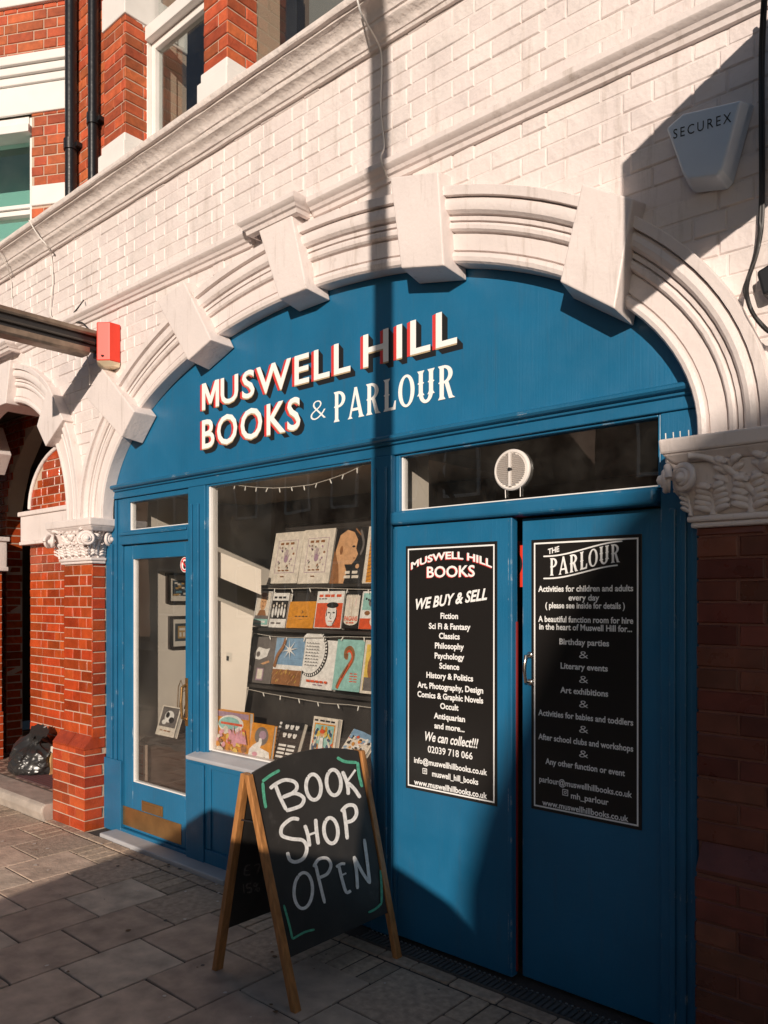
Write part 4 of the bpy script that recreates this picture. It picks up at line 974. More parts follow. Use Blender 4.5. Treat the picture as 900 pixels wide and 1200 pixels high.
def book(label, BL, BR, TL, yb, th, base, art, group=None, TR=None, spine='Wh', name='book'):
    p0 = onY(*BL, yb); p1 = onY(*BR, yb)
    best = min(((abs(onY(*TL, yb + i * .004).x - p0.x), i) for i in range(0, 70)))[1]
    if TR is not None: best = 25
    pt = onY(*TL, yb + best * .004)
    uv = (pt - p0); h = uv.length; uv.normalize()
    ux = p1 - p0; w_ = ux.length; ux.normalize(); ux = (ux - uv * ux.dot(uv)).normalized()
    nn = ux.cross(uv)
    o = thing(name, p0, label, 'book', group)
    m = MB(); b = -nn * th
    c4 = [p0, p0 + ux * w_, p0 + ux * w_ + uv * h, p0 + uv * h]
    i = .004; k = nn * .0018
    d4 = [p0 + ux * i + uv * i - k, p0 + ux * (w_ - i) + uv * i - k, p0 + ux * (w_ - i) + uv * (h - i) - k, p0 + ux * i + uv * (h - i) - k]
    m.hexa([q + b + k * 2 for q in d4], d4); m.build('pages', PAGES, o)
    m = MB(); m.hexa([q - k for q in c4], c4); m.hexa([q + b - k for q in c4], [q + b for q in c4]); m.hexa([c4[0] + b, c4[0], c4[3], c4[3] + b], [q - ux * .0018 for q in (c4[0] + b, c4[0], c4[3], c4[3] + b)])
    m.build('cover', ALLC[IX[base]], o)
    if art:
        A = Art(p0, ux, uv, nn, w_, h); art(A); A.m.build('cover_picture', ALLC, o)
    return o
def a_hand(A):
    A.rect(.16, .2, .84, .84, 'M'); A.rect(.175, .21, .825, .83, 'W'); A.bars(.24, .76, .75, .045, 'Br', 3, 4)
    A.ell(.5, .47, .07, .07, 'M')
    for k, (dx, ln) in enumerate(((-.075, .13), (-.035, .17), (.005, .18), (.045, .16), (.10, .09))): A.line([(.5 + dx * .6, .48), (.5 + dx, .48 + ln)], .028, 'M')
    r = random.Random(5)
    for k in range(26):
        a = r.uniform(.22, .78); b = r.uniform(.27, .7)
        if abs(a - .5) > .13 or abs(b - .5) > .16: A.ell(a, b, r.uniform(.015, .035), r.uniform(.01, .024), r.choice(['M', 'Br', 'K']), r.random() * 3, 8)
    A.bars(.3, .7, .235, .022, 'Br', 3, 7); A.bars(.42, .56, .12, .018, 'Br', 1, 2)
book('cream book with framed hand motif, left of the matching pair on the top shelf', (314, 684), (347.5, 684), (324, 625), .45, .03, 'W', a_hand, 'matching cream books on the top shelf')
book('cream book with framed hand motif, right of the matching pair on the top shelf', (348.5, 684), (384.5, 684), (358, 621.5), .45, .03, 'W', a_hand, 'matching cream books on the top shelf')
def a_face(A):
    A.poly([(.0, .0), (.44, .0), (.5, .2), (.40, .34), (.62, .34), (.72, .42), (.78, .52), (.70, .62), (.72, .78), (.58, .92), (.36, .97), (.14, .88), (.06, .6), (.10, .3)], 'S')
    A.poly([(.0, .0), (.3, 0), (.22, .3), (.1, .5), (.02, .6)], 'Br'); A.ell(.24, .60, .05, .08, 'Br'); A.ell(.62, .66, .05, .018, 'K'); A.ell(.68, .45, .035, .012, 'Br')
    A.line([(.78, .95), (.92, .7), (.86, .5)], .06, 'G'); A.line([(.62, .98), (.80, .86)], .05, 'Br')
    A.bars(.46, .9, .17, .05, 'W', 2, 3); A.bars(.44, .94, .09, .05, 'W', 2, 5); A.ell(.82, .30, .06, .04, 'S')
book('black book with a large golden face in profile on the top shelf', (386, 684), (423, 684), (395.5, 620), .45, .035, 'K', a_face)
def a_str(A):
    A.rect(.1, .02, .98, .98, 'O')
    for k in range(14): A.line([(.1, .05 + .065 * k), (.5, .1 + .065 * k), (.98, .06 + .065 * k)], .012, 'Br')
book('book with an orange striped cover at the right end of the top shelf', (424.5, 684), (462, 684.5), (433, 617), .45, .03, 'W', a_str)
def a_port(A):
    A.rect(.04, .04, .96, .97, 'G'); A.rect(.06, .3, .94, .96, 'W'); A.ell(.5, .68, .2, .24, 'S'); A.ell(.5, .9, .2, .07, 'Br'); A.ell(.42, .70, .03, .015, 'K'); A.ell(.6, .70, .03, .015, 'K'); A.ell(.51, .57, .07, .015, 'Br'); A.line([(.51, .7), (.53, .62)], .03, 'Br')
    A.poly([(.2, .3), (.8, .3), (.68, .46), (.34, .46)], 'Br'); A.rect(.04, .04, .96, .2, 'T'); A.bars(.1, .9, .09, .06, 'Wh', 3, 2)
book('small book with a portrait of a red haired face on the second shelf', (296, 733), (313.5, 734), (302.5, 693), .38, .025, 'Wh', a_port)
def a_grp(A):
    A.rect(0, .25, 1, .78, 'K'); A.bars(.1, .9, .84, .06, 'K', 3, 3); A.bars(.1, .8, .1, .05, 'G', 2, 3)
    for k in range(5): A.ell(.14 + .18 * k, .42 + .06 * (k % 2), .07, .14, 'Wh'); A.ell(.14 + .18 * k, .62 + .06 * (k % 2), .045, .05, 'W')
book('small white book with a black and white group photograph on the second shelf', (314.7, 735), (333.5, 735), (321, 695), .38, .025, 'Wh', a_grp)
def a_or(A): A.line([(.5, .66), (.56, .60), (.5, .55)], .025, 'K'); A.bars(.28, .8, .42, .035, 'K', 4, 4); A.bars(.45, .62, .32, .02, 'Br', 1)
book('short plain orange book on the second shelf', (335, 735.7), (366, 736), (340.5, 705), .38, .03, 'O', a_or)
def a_red(A):
    A.rect(.02, .02, .98, .68, 'R'); A.bars(.08, .94, .84, .07, 'R', 4, 8); A.bars(.08, .4, .78, .025, 'K', 3); A.ell(.6, .36, .2, .31, 'Wh'); A.ell(.62, .62, .22, .08, 'K'); A.poly([(.42, .55), (.46, .35), (.42, .3)], 'K')
    A.ell(.52, .42, .045, .02, 'K'); A.ell(.70, .42, .045, .02, 'K'); A.line([(.6, .42), (.58, .28), (.64, .27)], .02, 'K'); A.line([(.53, .19), (.68, .19)], .025, 'R'); A.line([(.46, .06), (.78, .07)], .02, 'K')
    A.line([(.79, .5), (.8, .3), (.7, .1)], .025, 'K')
book('red and white book with a drawn face on the second shelf', (367.5, 736), (399, 736.5), (373, 693), .38, .03, 'Wh', a_red)
def a_pag(A):
    A.rect(.06, .2, .94, .9, 'W'); A.ell(.5, .2, .44, .12, 'W'); A.line([(.5, .88), (.5, .3)], .03, 'Br'); A.line([(.3, .86), (.32, .6)], .03, 'P'); A.line([(.72, .86), (.70, .6)], .03, 'P'); A.text('PAGANS', .1, .92, .20, .33, 'R', .03); A.bars(.25, .75, .13, .035, 'R', 3)
    for k in range(7): A.ell(.16 + .11 * k, .88, .05, .05, 'W')
book('narrow black edged book with red capitals on the second shelf', (400.5, 736), (419, 736.5), (406, 694), .38, .022, 'K', a_pag)
def a_mix(A):
    A.rect(0, 0, 1, .28, 'R'); A.rect(.05, .5, .95, .95, 'T'); A.ell(.5, .7, .2, .12, 'G'); A.ell(.75, .2, .3, .16, 'W'); A.ell(.3, .42, .12, .06, 'Br')
    for k in range(8): A.ell(.2 + .1 * k, .8 - .03 * k, .04, .03, 'K')
book('pale book with a red foot at the right end of the second shelf', (420, 737), (447, 738), (426, 693), .38, .025, 'Wh', a_mix)
def a_chess(A):
    A.poly([(.12, .62), (.3, .78), (.62, .74), (.78, .76), (.7, .58), (.4, .5), (.2, .52)], 'Wh'); A.ell(.32, .62, .08, .06, 'G'); A.poly([(.48, .42), (.8, .5), (.85, .46), (.6, .40)], 'S'); A.rect(.36, .06, .66, .32, 'M'); A.ell(.05, .3, .06, .07, 'Wh'); A.rect(.4, .09, .62, .3, 'W')
book('dark grey book with pale objects at the left end of the third shelf', (289, 799), (316.5, 800.5), (297.5, 746), .30, .03, 'G', a_chess)
def a_sky(A):
    A.rect(0, .36, 1, 1, 'B'); A.rect(0, .3, 1, .42, 'Wh'); A.rect(0, 0, 1, .32, 'Br')
    r = random.Random(2)
    for k in range(40): a = r.random() * .92; b = r.random() * .28; A.line([(a, b), (a + .05, b + .06)], .02, r.choice(['S', 'Br', 'Y']))
    A.line([(.08, .35), (.14, .6), (.3, .8), (.36, .98)], .09, 'Br')
    for k in range(8): t = k * math.pi / 4 + .2; A.poly([(.55 + .02 * math.cos(t + 1.57), .74 + .02 * math.sin(t + 1.57)), (.55 + .28 * math.cos(t), .74 + .22 * math.sin(t)), (.55 - .02 * math.cos(t + 1.57), .74 - .02 * math.sin(t + 1.57))], 'Wh')
    A.ell(.55, .74, .07, .055, 'Wh')
book('book with a sunburst sky over brown grass on the third shelf', (317.5, 801), (351, 805), (325, 746.7), .30, .03, 'Wh', a_sky)
def a_moon(A):
    A.ell(.22, .72, .5, .5, 'K', 0, 40); A.ell(.18, .74, .44, .45, 'Wh', 0, 40)
    for k in range(22):
        t = -1.9 + k * .14; A.ell(.20 + .47 * math.cos(t), .73 + .475 * math.sin(t), .03, .02, 'Wh', t, 6)
    for j in range(8):
        for k in range(6):
            if (.05 + .1 * k) < .52: A.line([(.04 + .09 * k, .45 + .065 * j), (.07 + .09 * k, .47 + .065 * j), (.10 + .09 * k, .45 + .065 * j)], .012, 'K')
    A.bars(.22, .94, .12, .045, 'R', 5, 6); A.bars(.45, .75, .07, .02, 'M', 2)
book('white book with rows of small black marks inside a round border on the third shelf', (352, 805), (388.5, 808), (361, 749), .30, .03, 'Wh', a_moon)
def a_viol(A):
    A.rect(.05, .04, .95, .96, 'T'); A.line([(.16, .03), (.26, .2), (.45, .42), (.62, .6), (.62, .74), (.5, .82), (.36, .78), (.36, .68), (.46, .66)], .12, 'Br'); A.line([(.18, .04), (.3, .22), (.46, .42), (.6, .6), (.58, .72), (.48, .78), (.4, .74)], .05, 'R'); A.line([(.3, .24), (.5, .5)], .035, 'K')
    for k in range(4): A.bars(.6, .9, .18 + .05 * k, .02, 'R', 2, k)
book('pale green book with a carved violin scroll on the third shelf', (389, 808), (420.5, 812), (396.5, 749), .30, .03, 'T', a_viol)
def a_last(A):
    A.rect(.08, .05, 1, .92, 'Y'); A.ell(.5, .5, .3, .3, 'Br'); A.rect(.1, .05, 1, .3, 'G'); A.ell(.6, .35, .2, .2, 'W')
book('cream book with a yellow picture at the right end of the third shelf', (421.5, 812), (450, 815), (429, 750), .30, .03, 'W', a_last)
def a_fan(A):
    r = random.Random(11)
    A.rect(.02, .86, .98, .98, 'M'); A.ell(.45, .72, .38, .2, 'Wh', .1); A.ell(.4, .73, .32, .14, 'T', .1); A.rect(.15, .7, .8, .75, 'R')
    for k in range(70): A.ell(r.uniform(.06, .94), r.uniform(.04, .58), r.uniform(.03, .1), r.uniform(.03, .09), r.choice(['O', 'Y', 'O', 'P', 'W', 'R', 'Br', 'P']), r.random() * 3, 9)
    for k in range(8): a = .55 + .05 * k; A.poly([(a, .35), (a + .05, .35 + r.uniform(.2, .4)), (a + .1, .35)], 'P')
    A.ell(.2, .12, .12, .1, 'W'); A.rect(.3, .06, .85, .12, 'O')
book('large colourful children\'s book of orange figures and a pink castle in the window corner', (253, 883.5), (292, 887.5), (253.5, 831), .075, .03, 'O', a_fan)
def a_swan(A):
    A.rect(.04, .04, .96, .96, 'O'); A.ell(.5, .66, .3, .26, 'G'); A.ell(.55, .7, .16, .12, 'M'); A.poly([(.02, .02), (.02, .25), (.2, .4), (.4, .5), (.42, .6), (.52, .6), (.56, .48), (.5, .34), (.9, .26), (.96, .1), (.96, .02)], 'Wh'); A.ell(.3, .15, .12, .06, 'P'); A.ell(.75, .08, .06, .03, 'K')
book('small orange book with a white swirl beside the large colourful book', (290, 888), (316.5, 891), (295.7, 846.5), .068, .02, 'O', a_swan)
def a_bw(A):
    for j in range(2):
        for k in range(3): cx_, cy_ = .32 + .22 * k, .86 - .2 * j; A.ell(cx_ - .04, cy_ + .02, .04, .04, 'Wh'); A.ell(cx_ + .04, cy_ + .02, .04, .04, 'Wh'); A.ell(cx_, cy_ - .03, .06, .02, 'Wh')
    for j in range(4): A.rect(.2, .40 - .09 * j, .52, .45 - .09 * j, 'Wh'); A.rect(.58, .40 - .09 * j, .9, .45 - .09 * j, 'Wh')
    for k in range(10): A.rect(.02, .04 + .095 * k, .12, .10 + .095 * k, 'Wh')
book('black and white patterned book leaning on the window floor', (316, 892.5), (344.5, 893), (330, 844), .11, .03, 'K', a_bw)
def a_orn(A):
    r = random.Random(9); A.bars(.05, .95, .9, .04, 'K', 4); A.rect(.08, .06, .92, .86, 'O'); A.rect(.12, .09, .88, .83, 'T')
    for k in range(26):
        a, b = r.uniform(.14, .45), r.uniform(.1, .8); c_ = r.choice(['R', 'O', 'W', 'Y', 'N']); e1, e2, rt = r.uniform(.04, .09), r.uniform(.03, .06), r.random() * 3
        A.ell(a, b, e1, e2, c_, rt, 9); A.ell(1 - a, b, e1, e2, c_, -rt, 9)
    A.poly([(.4, .25), (.6, .25), (.56, .55), (.44, .55)], 'Wh'); A.ell(.5, .64, .09, .07, 'S'); A.ell(.5, .69, .1, .05, 'R')
book('cream book with a symmetrical ornate orange and blue picture on the window floor', (361, 891), (390, 893), (368.3, 839), .20, .03, 'W', a_orn)
def a_com(A):
    r = random.Random(4); A.rect(0, .75, 1, 1, 'B')
    for k in range(46): A.ell(r.uniform(.08, .92), r.uniform(.06, .72), r.uniform(.04, .09), r.uniform(.03, .07), r.choice(['O', 'Wh', 'K', 'R', 'B', 'W']), r.random() * 3, 8)
book('comic book with a crowd of small figures tilted in the right corner of the window', (398, 881), (424, 892), (415, 854), .20, .025, 'W', a_com, TR=(433, 860))
def a_bk(A):
    A.rect(.06, .3, .94, .96, 'G'); A.ell(.5, .65, .25, .2, 'Wh'); A.ell(.4, .7, .1, .1, 'K'); A.ell(.66, .55, .14, .1, 'K'); A.ell(.3, .45, .12, .08, 'Wh'); A.bars(.2, .8, .15, .04, 'Br', 3)
book('book with a black and white photograph leaning on the lobby table', (182, 860), (203, 865), (191.5, 826), .24, .03, 'W', a_bk)
# stepped black display stand
D_ = thing('book_display_stand', (-3.2, .6, .664), 'black stepped display stand holding three rows of books in the window', 'display stand')
def ledge(z, y, x0, x1): m = MB(); m.box(x0, x1, y - .035, y + .16, z - .022, z - .003); return m.build('shelf', SHELF, D_, bevel=.003)
z1_, z2_, z3_ = onY(350, 684.5, .45).z, onY(350, 736.5, .38).z, onY(350, 804.5, .30).z - .01
def slope(y0, z0, y1, z1, x0, x1, x0t=None):
    m = MB(); x0t = x0 if x0t is None else x0t
    m.hexa([(x0, y0 + .045, z0), (x1, y0 + .045, z0), (x1, y0 + .065, z0), (x0, y0 + .065, z0)], [(x0t, y1 + .045, z1), (x1, y1 + .045, z1), (x1, y1 + .065, z1), (x0t, y1 + .065, z1)]); return m.build('back_board', SHELF, D_)
slope(.45, z1_, .62, 2.11, -3.97, -2.3); ledge(z1_, .45, -4.02, -2.3)
slope(.38, z2_, .45, z1_ - .024, -4.0, -2.3); ledge(z2_, .38, -4.03, -2.3)
slope(.30, z3_, .38, z2_ - .024, -4.02, -2.3); ledge(z3_, .30, -4.04, -2.3)
slope(.20, .664, .30, z3_ - .024, -3.96, -2.3)
m = MB(); m.box(-3.5, -2.6, 1.0, 1.4, 2.05, 2.33); tag(m.build('dark_cupboard', SHELF, loc=(-3.0, 1.2, 2.05), bevel=.01), 'dark cupboard hanging behind the top of the book display', 'cupboard')
# string lights
def lights(name, pts, label, y, step=.11, tail=.022, group='strings of small lights in the window'):
    P = [onY(a, b, y) for a, b in pts]; o = thing(name, P[0], label, 'string lights', group)
    m = MB(); m.tube(P, .0022, 5); m.build('cable', WIREC, o)
    rnd = random.Random(len(pts) * 7 + int(P[0].z * 100)); acc = .04
    for a, b in zip(P[:-1], P[1:]):
        L = (b - a).length; t = acc
        while t < L:
            p = a.lerp(b, t / L); dv = Vector((rnd.uniform(-.7, .7), rnd.uniform(-.3, .1), -1)).normalized()
            q = MB(); q.tube([p, p + dv * tail * .5, p + dv * tail, p + dv * tail * 1.25], [.0028, .0034, .0034, .001], 6); q.build('bulb', BULB, o); t += step
        acc = t - L
lights('string_lights', [(247, 567), (258, 565), (280, 569), (300, 571), (320, 572), (340, 571), (365, 568), (385, 562), (405, 555), (434, 541)], 'string of small lights sagging across the top of the display window', .05, .1)
lights('string_lights', [(246, 568), (247, 600), (245.5, 630), (247, 660), (245.5, 697)], 'string of small lights hanging down the left edge of the display window', .05, .13)
for pts, yy, lab in (([(298, 689), (330, 690), (370, 689), (400, 690), (440, 691)], .41, 'top'), ([(292, 741), (320, 746), (340, 747), (370, 747), (400, 746), (440, 747)], .34, 'second'), ([(284, 806), (310, 812), (345, 818), (380, 824), (410, 826), (440, 830)], .255, 'third')):
    lights('string_lights', pts, 'string of small lights along the front of the %s book shelf' % lab, yy, .16)
# small plant and notice
t = thing('potted_plant', onY(245, 884, .09), 'small leafy plant in a white pot in the bottom left corner of the window', 'plant')
p = onY(246, 883, .09); m = MB(); m.lathe((p.x, p.y, .665), (0, 0, 1), [(.001, 0), (.022, 0), (.028, .05), (.025, .05), (.001, .045)], 16); m.build('pot', WPAINT, t, smooth=40)
m = MB(); rr = random.Random(6)
for k in range(26):
    a = rr.random() * 6.28; h = rr.uniform(.05, .17); r_ = rr.uniform(.01, .035); c = Vector((p.x + r_ * math.cos(a), p.y + r_ * .5 * math.sin(a), .71)); tip = c + Vector((r_ * math.cos(a), r_ * .4 * math.sin(a), h)); s = Vector((-math.sin(a), math.cos(a), 0)) * .007
    mid = (c + tip) / 2; m.face([c, mid - s, tip, mid + s])
m.build('foliage', LEAF, t)
F_ = [hit(*q_, SPP + SPN * .002, SPN) for q_ in ((265, 775), (271.5, 776), (272, 765), (265.5, 764))]; a = F_[0]
m = MB(); m.prism(F_, -SPN * .001)
m.mi = 1; D_4 = [hit(*q_, SPP + SPN * .0035, SPN) for q_ in ((265.2, 774), (268, 774.4), (268.4, 769), (265.4, 768.6))]; m.face(D_4)
tag(m.build('wall_notice', [CARD, TXTB], loc=a), 'small white card pinned to the sunlit side of the display window', 'notice')
# red sign glimpsed between the doors
a = onY(596, 688, .30); b = onY(613, 634, .30)
t = thing('interior_sign', a, 'red sign with a black disc seen in the gap between the double doors', 'sign')
m = MB(); m.box(a.x - .1, b.x + .02, .30, .306, a.z, b.z); m.build('board', REDP, t)
m = MB(); disc(m, a.x + .0, .299, (a.z + b.z) / 2, .075, 0); m.build('black_disc', TXTB, t)
# dried stems behind the lobby table
t = thing('dried_plant', (-4.75, .5, .64), 'thin dry leaf stems arching behind the book on the lobby table', 'plant')
m = MB()
for pts in ([(205, 850), (204, 815), (196, 807), (190, 820)], [(207, 850), (209, 805), (212, 797), (216, 810)], [(208, 850), (212, 812), (219, 808)]): m.tube([onY(a, b, .45) for a, b in pts], [.006, .005, .004, .002][:len(pts)] if len(pts) == 4 else [.006, .005, .002], 6)
m.build('stems', flat('dry_leaf', (.28, .2, .13), .7), t)

# =================================================================== THINGS ON THE PAVEMENT
# A-board: front panel faces +x, feet run along y
K_ = .292
t = thing('a_board', (-2.54, -.45, 0), 'wooden A-frame chalkboard reading Book Shop Open on the pavement', 'chalkboard')
YA, YB = -.785, -.135
def fr_(y, z, d=0.0): return Vector((-2.28 - K_ * z + d, y, z))        # front frame plane, d outwards (+x)
def bk_(y, z, d=0.0): return Vector((-2.825 + K_ * .87 * z - d, y, z))
nF = Vector((1, 0, K_)).normalized()
TOP = .895
def leg(f, y0, y1, name, sgn):
    m = MB(); w_ = .028
    a = [f(y0, 0, 0), f(y1, 0, 0), f(y1, 0, -w_), f(y0, 0, -w_)]; zt_ = TOP
    sh = -.022 if y0 < -.5 else .035
    y0, y1 = y0 + sh, y1 + sh; y0, y1 = (y0, y1 - .008) if sh < 0 else (y0 + .008, y1)
    b = [f(y0, zt_, 0), f(y1, zt_, 0), f(y1, zt_, -w_), f(y0, zt_, -w_)]
    m.hexa(a, b); return m.build('leg', WOOD, t, bevel=.003)
leg(fr_, YA, YA + .036, 'leg', 1); leg(fr_, YB - .036, YB, 'leg', 1)
leg(bk_, YA + .006, YA + .048, 'leg', -1); leg(bk_, YB - .048, YB - .006, 'leg', -1)
def board(f, name, ya, yb, z0, z1, bow, d0, d1):
    m = MB(); n = 20
    top = [(ya + (yb - ya) * i / n, z1 + bow * (1 - ((i / n) * 2 - 1) ** 2)) for i in range(n + 1)]
    poly = [(ya + .012, z0), (yb - .022, z0)] + top[::-1]
    A = [f(y, z, d0) for y, z in poly]; Bq = [f(y, z, d1) for y, z in poly]; k = len(poly)
    m.mesh(A + Bq, [tuple(range(k)), tuple(range(k, 2 * k))[::-1]] + [(i, (i + 1) % k, k + (i + 1) % k, k + i) for i in range(k)])
    return m.build(name, CHALKB, t, bevel=.0015)
bd = board(fr_, 'chalk_panel', YA + .012, YB - .004, .19, TOP + .002, .045, -.020, -.008)
bb = board(bk_, 'back_panel', YA + .020, YB - .012, .19, TOP - .03, .03, -.024, -.010)
for yy in (YA + .01, YB - .01): m = MB(); m.tube([fr_(yy, .70, -.014), bk_(yy, .69, -.014)], .004, 6); m.build('stay', BLACKM, t)
for yy in (YA + .10, YB - .08): m = MB(); m.tube([(-2.562, yy - .03, TOP - .02), (-2.562, yy + .03, TOP - .02)], .007, 10); m.build('hinge', BRASS, t)
PP = fr_(0, 0, -.0078)
def chalk3(a, b, l): # a, b are photo pixels on the board face -> metres in the place
    return hit(a, b, PP + nF * l, nF)
m = MB(); W_ = 4.3
def cx_(x, y): return (230 + x / 3.3333, 860 + y / 3.3333)
ln = [0.0004]
def stroke(pts, w=W_, mi=0):
    ln[0] += .00012
    q = [cx_(*p) for p in pts]
    ribbon(m, q, w, lambda a, b, l: chalk3(a, b, ln[0]), 0, mi)
# BOOK
stroke([(308, 196), (326, 244), (352, 298)]); stroke([(288, 214), (310, 196), (346, 180), (384, 188), (393, 212), (372, 234), (336, 248)]); stroke([(336, 248), (384, 232), (419, 250), (411, 278), (380, 292), (350, 300)])
def oval(cx0, cy0, rx, ry, rot=0, n=16, w=W_):
    pts = []
    for k in range(n + 1):
        a = -2.2 + 2 * math.pi * k / n; x, y = rx * math.cos(a), ry * math.sin(a); pts.append((cx0 + x * math.cos(rot) - y * math.sin(rot), cy0 + x * math.sin(rot) + y * math.cos(rot)))
    stroke(pts, w)
oval(458, 208, 29, 50, -.08); oval(537, 190, 28, 50, -.08)
stroke([(571, 146), (590, 195), (594, 238)]); stroke([(622, 140), (588, 188)]); stroke([(592, 190), (618, 216), (641, 250)])
# SHOP
stroke([(402, 334), (372, 332), (336, 362), (334, 396), (372, 410), (416, 416), (432, 446), (420, 484), (390, 500), (366, 492), (356, 462)])
stroke([(424, 356), (436, 395), (443, 440)]); stroke([(466, 332), (470, 380), (477, 432)]); stroke([(436, 396), (474, 382)]); oval(526, 378, 27, 50, -.1)
stroke([(576, 292), (584, 350), (590, 412)]); stroke([(566, 304), (590, 280), (618, 282), (626, 312), (610, 338), (582, 346)])
# OPEN
oval(418, 612, 36, 70, .05, w=3.7); stroke([(466, 510), (482, 580), (502, 662)], 3.7); stroke([(458, 520), (478, 490), (510, 486), (526, 512), (512, 546), (480, 562)], 3.7)
stroke([(556, 512), (570, 570), (586, 618), (604, 612)], 3.7); stroke([(546, 520), (566, 508), (582, 508)], 3.4); stroke([(560, 556), (586, 544)], 3.4)
stroke([(630, 606), (626, 540), (616, 478)], 3.7); stroke([(616, 478), (648, 540), (678, 584)], 3.7); stroke([(678, 586), (668, 500), (656, 410)], 3.7)
m.build('chalk_lettering', CHALK, bd)
m = MB()
for ci, pts in enumerate(([(272, 290), (264, 240), (260, 190)], [(258, 186), (290, 162), (326, 142)], [(550, 92), (580, 108), (628, 112)], [(630, 110), (636, 160), (648, 208)], [(342, 668), (362, 740), (376, 802)], [(376, 802), (420, 776), (462, 764)], [(720, 532), (724, 600), (724, 662)], [(724, 662), (700, 684), (672, 698)])):
    stroke(pts, 2.6 if pts[0][1] > 400 else 3.6)
    if ci % 2: m.build('chalk_corner_mark', CHALKG, bd); m = MB()
# faded writing on the inside of the back panel
m = MB(); PB = bk_(0, 0, -.0242); nB = Vector((1, 0, -K_ * .87)).normalized()
def cx2(x, y): return (270 + x / 4.09, 1020 + y / 4.09)
ln2 = [.0006]
def st2(pts, w=2.0):
    ln2[0] += .0002; ribbon(m, [cx2(*p) for p in pts], w, lambda a, b, l: hit(a, b, PB + nB * ln2[0], nB), 0, 0)
st2([(96, -26), (76, -20), (68, 4), (70, 22), (96, 20)]); st2([(66, 2), (88, 0)]); st2([(112, -22), (140, -28), (128, 16)])
m.build('faded_chalk_writing', CHALKF, bb); m = MB()
st2([(62, 66), (66, 110)]); st2([(100, 62), (80, 66), (80, 84), (98, 84), (100, 102), (80, 106)]); st2([(112, 64), (122, 60), (124, 74), (114, 76), (112, 64)], 1.6); st2([(134, 60), (116, 100)], 1.6); st2([(128, 86), (138, 84), (138, 98), (128, 98), (128, 86)], 1.6)
m.build('faded_chalk_writing', CHALKF, bb)

# bin bag, paper bag and mat in the porch
from mathutils import noise as NZ
b0 = onZ(27, 908, .122)
def bag_mesh(c):
    m = MB(); vs = []; fs = []; nu, nv = 110, 60
    for j in range(nv + 1):
        v = j / nv
        for i in range(nu):
            a = 2 * math.pi * i / nu; d = Vector((math.cos(a), math.sin(a), 0))
            # body outline: slumped base, shoulders, gathered neck leaning over to one side
            if v < .12: r = .80 + .20 * math.sin(v / .12 * math.pi / 2)
            elif v < .62: r = 1 - .10 * ((v - .12) / .5) ** 2
            elif v < .86: q = (v - .62) / .24; r = .90 - .66 * q * q * (3 - 2 * q)
            else: q = (v - .86) / .14; r = .24 - .10 * math.sin(q * math.pi) + .16 * q
            h = .36 * v
            p = Vector((d.x * 2.2, d.y * 2.2, v * 2.6))
            rid = lambda s_, o_: 1 - 2 * abs(NZ.noise(p * s_ + Vector((o_, o_, 0))))
            k = 1 + .13 * NZ.noise(p * .7 + Vector((4, 0, 0))) + .075 * rid(1.0, 2) + .050 * rid(2.3, 7) + .022 * rid(5, 3)
            pleat = .10 * abs(math.sin(a * 5 + 2.2 * NZ.noise(p))) * max(0, min(1, (v - .25) / .4)) * (1 if v < .9 else .5)
            rr = r * (k - pleat)
            squash = 1 - .16 * abs(math.cos(a * 2))            # boxy in plan
            x = d.x * rr * .215 / squash * .92 + .07 * v * v + (.05 if v > .86 else 0) * (v - .86) / .14
            y = d.y * rr * .165 + .02 * v
            z = h + .035 * NZ.noise(p * 1.3 + Vector((9, 1, 0))) * min(1, v * 4) + .05 * math.cos(a - 2.6) * min(1, v * 1.5)
            vs.append((c[0] + x, c[1] + y, c[2] + max(.001, z)))
    for j in range(nv):
        for i in range(nu): i2 = (i + 1) % nu; fs.append((j * nu + i, j * nu + i2, (j + 1) * nu + i2, (j + 1) * nu + i))
    fs.append(tuple(range(nu))[::-1]); fs.append(tuple(range(nv * nu, nv * nu + nu)))
    m.mesh(vs, fs); return m
tag(bag_mesh((b0.x - .055, b0.y + .09, .122)).build('bin_bag', BAG, smooth=32, loc=(b0.x, b0.y + .09, .122)), 'crumpled black bin bag slumped on the step of the brick porch', 'bag')
b1 = Vector((onY(60, 885, .30).x, .30, .122))
t = thing('paper_bag', (b1.x, b1.y, .122), 'crumpled brown paper bag with a white lining standing in the porch beside the brick pier', 'bag')
m = MB(); q = b1; w_ = .16; d_ = .10; h = .21
vs = [(q.x - w_ / 2, q.y - d_ / 2, .123), (q.x + w_ / 2, q.y - d_ / 2, .123), (q.x + w_ / 2, q.y + d_ / 2, .123), (q.x - w_ / 2, q.y + d_ / 2, .123),
      (q.x - w_ * .42, q.y - d_ * .3, .123 + h), (q.x + w_ * .5, q.y - d_ * .35, .123 + h * .9), (q.x + w_ * .42, q.y + d_ * .4, .123 + h * 1.05), (q.x - w_ * .45, q.y + d_ * .42, .123 + h * .96)]
m.mesh(vs, [(0, 3, 2, 1), (0, 1, 5, 4), (1, 2, 6, 5), (2, 3, 7, 6), (3, 0, 4, 7)]); m.build('bag_body', KRAFT, t)
m = MB(); m.prism([(q.x - .04, q.y - .03, .25), (q.x + .05, q.y - .035, .24), (q.x + .07, q.y + .0, .37), (q.x - .03, q.y + .01, .35)], (0, .012, 0)); m.build('white_lining', CARD, t)
b2 = Vector((onY(46, 902, .1).x, .045, .122))
m = MB()
vs = []; n = 16
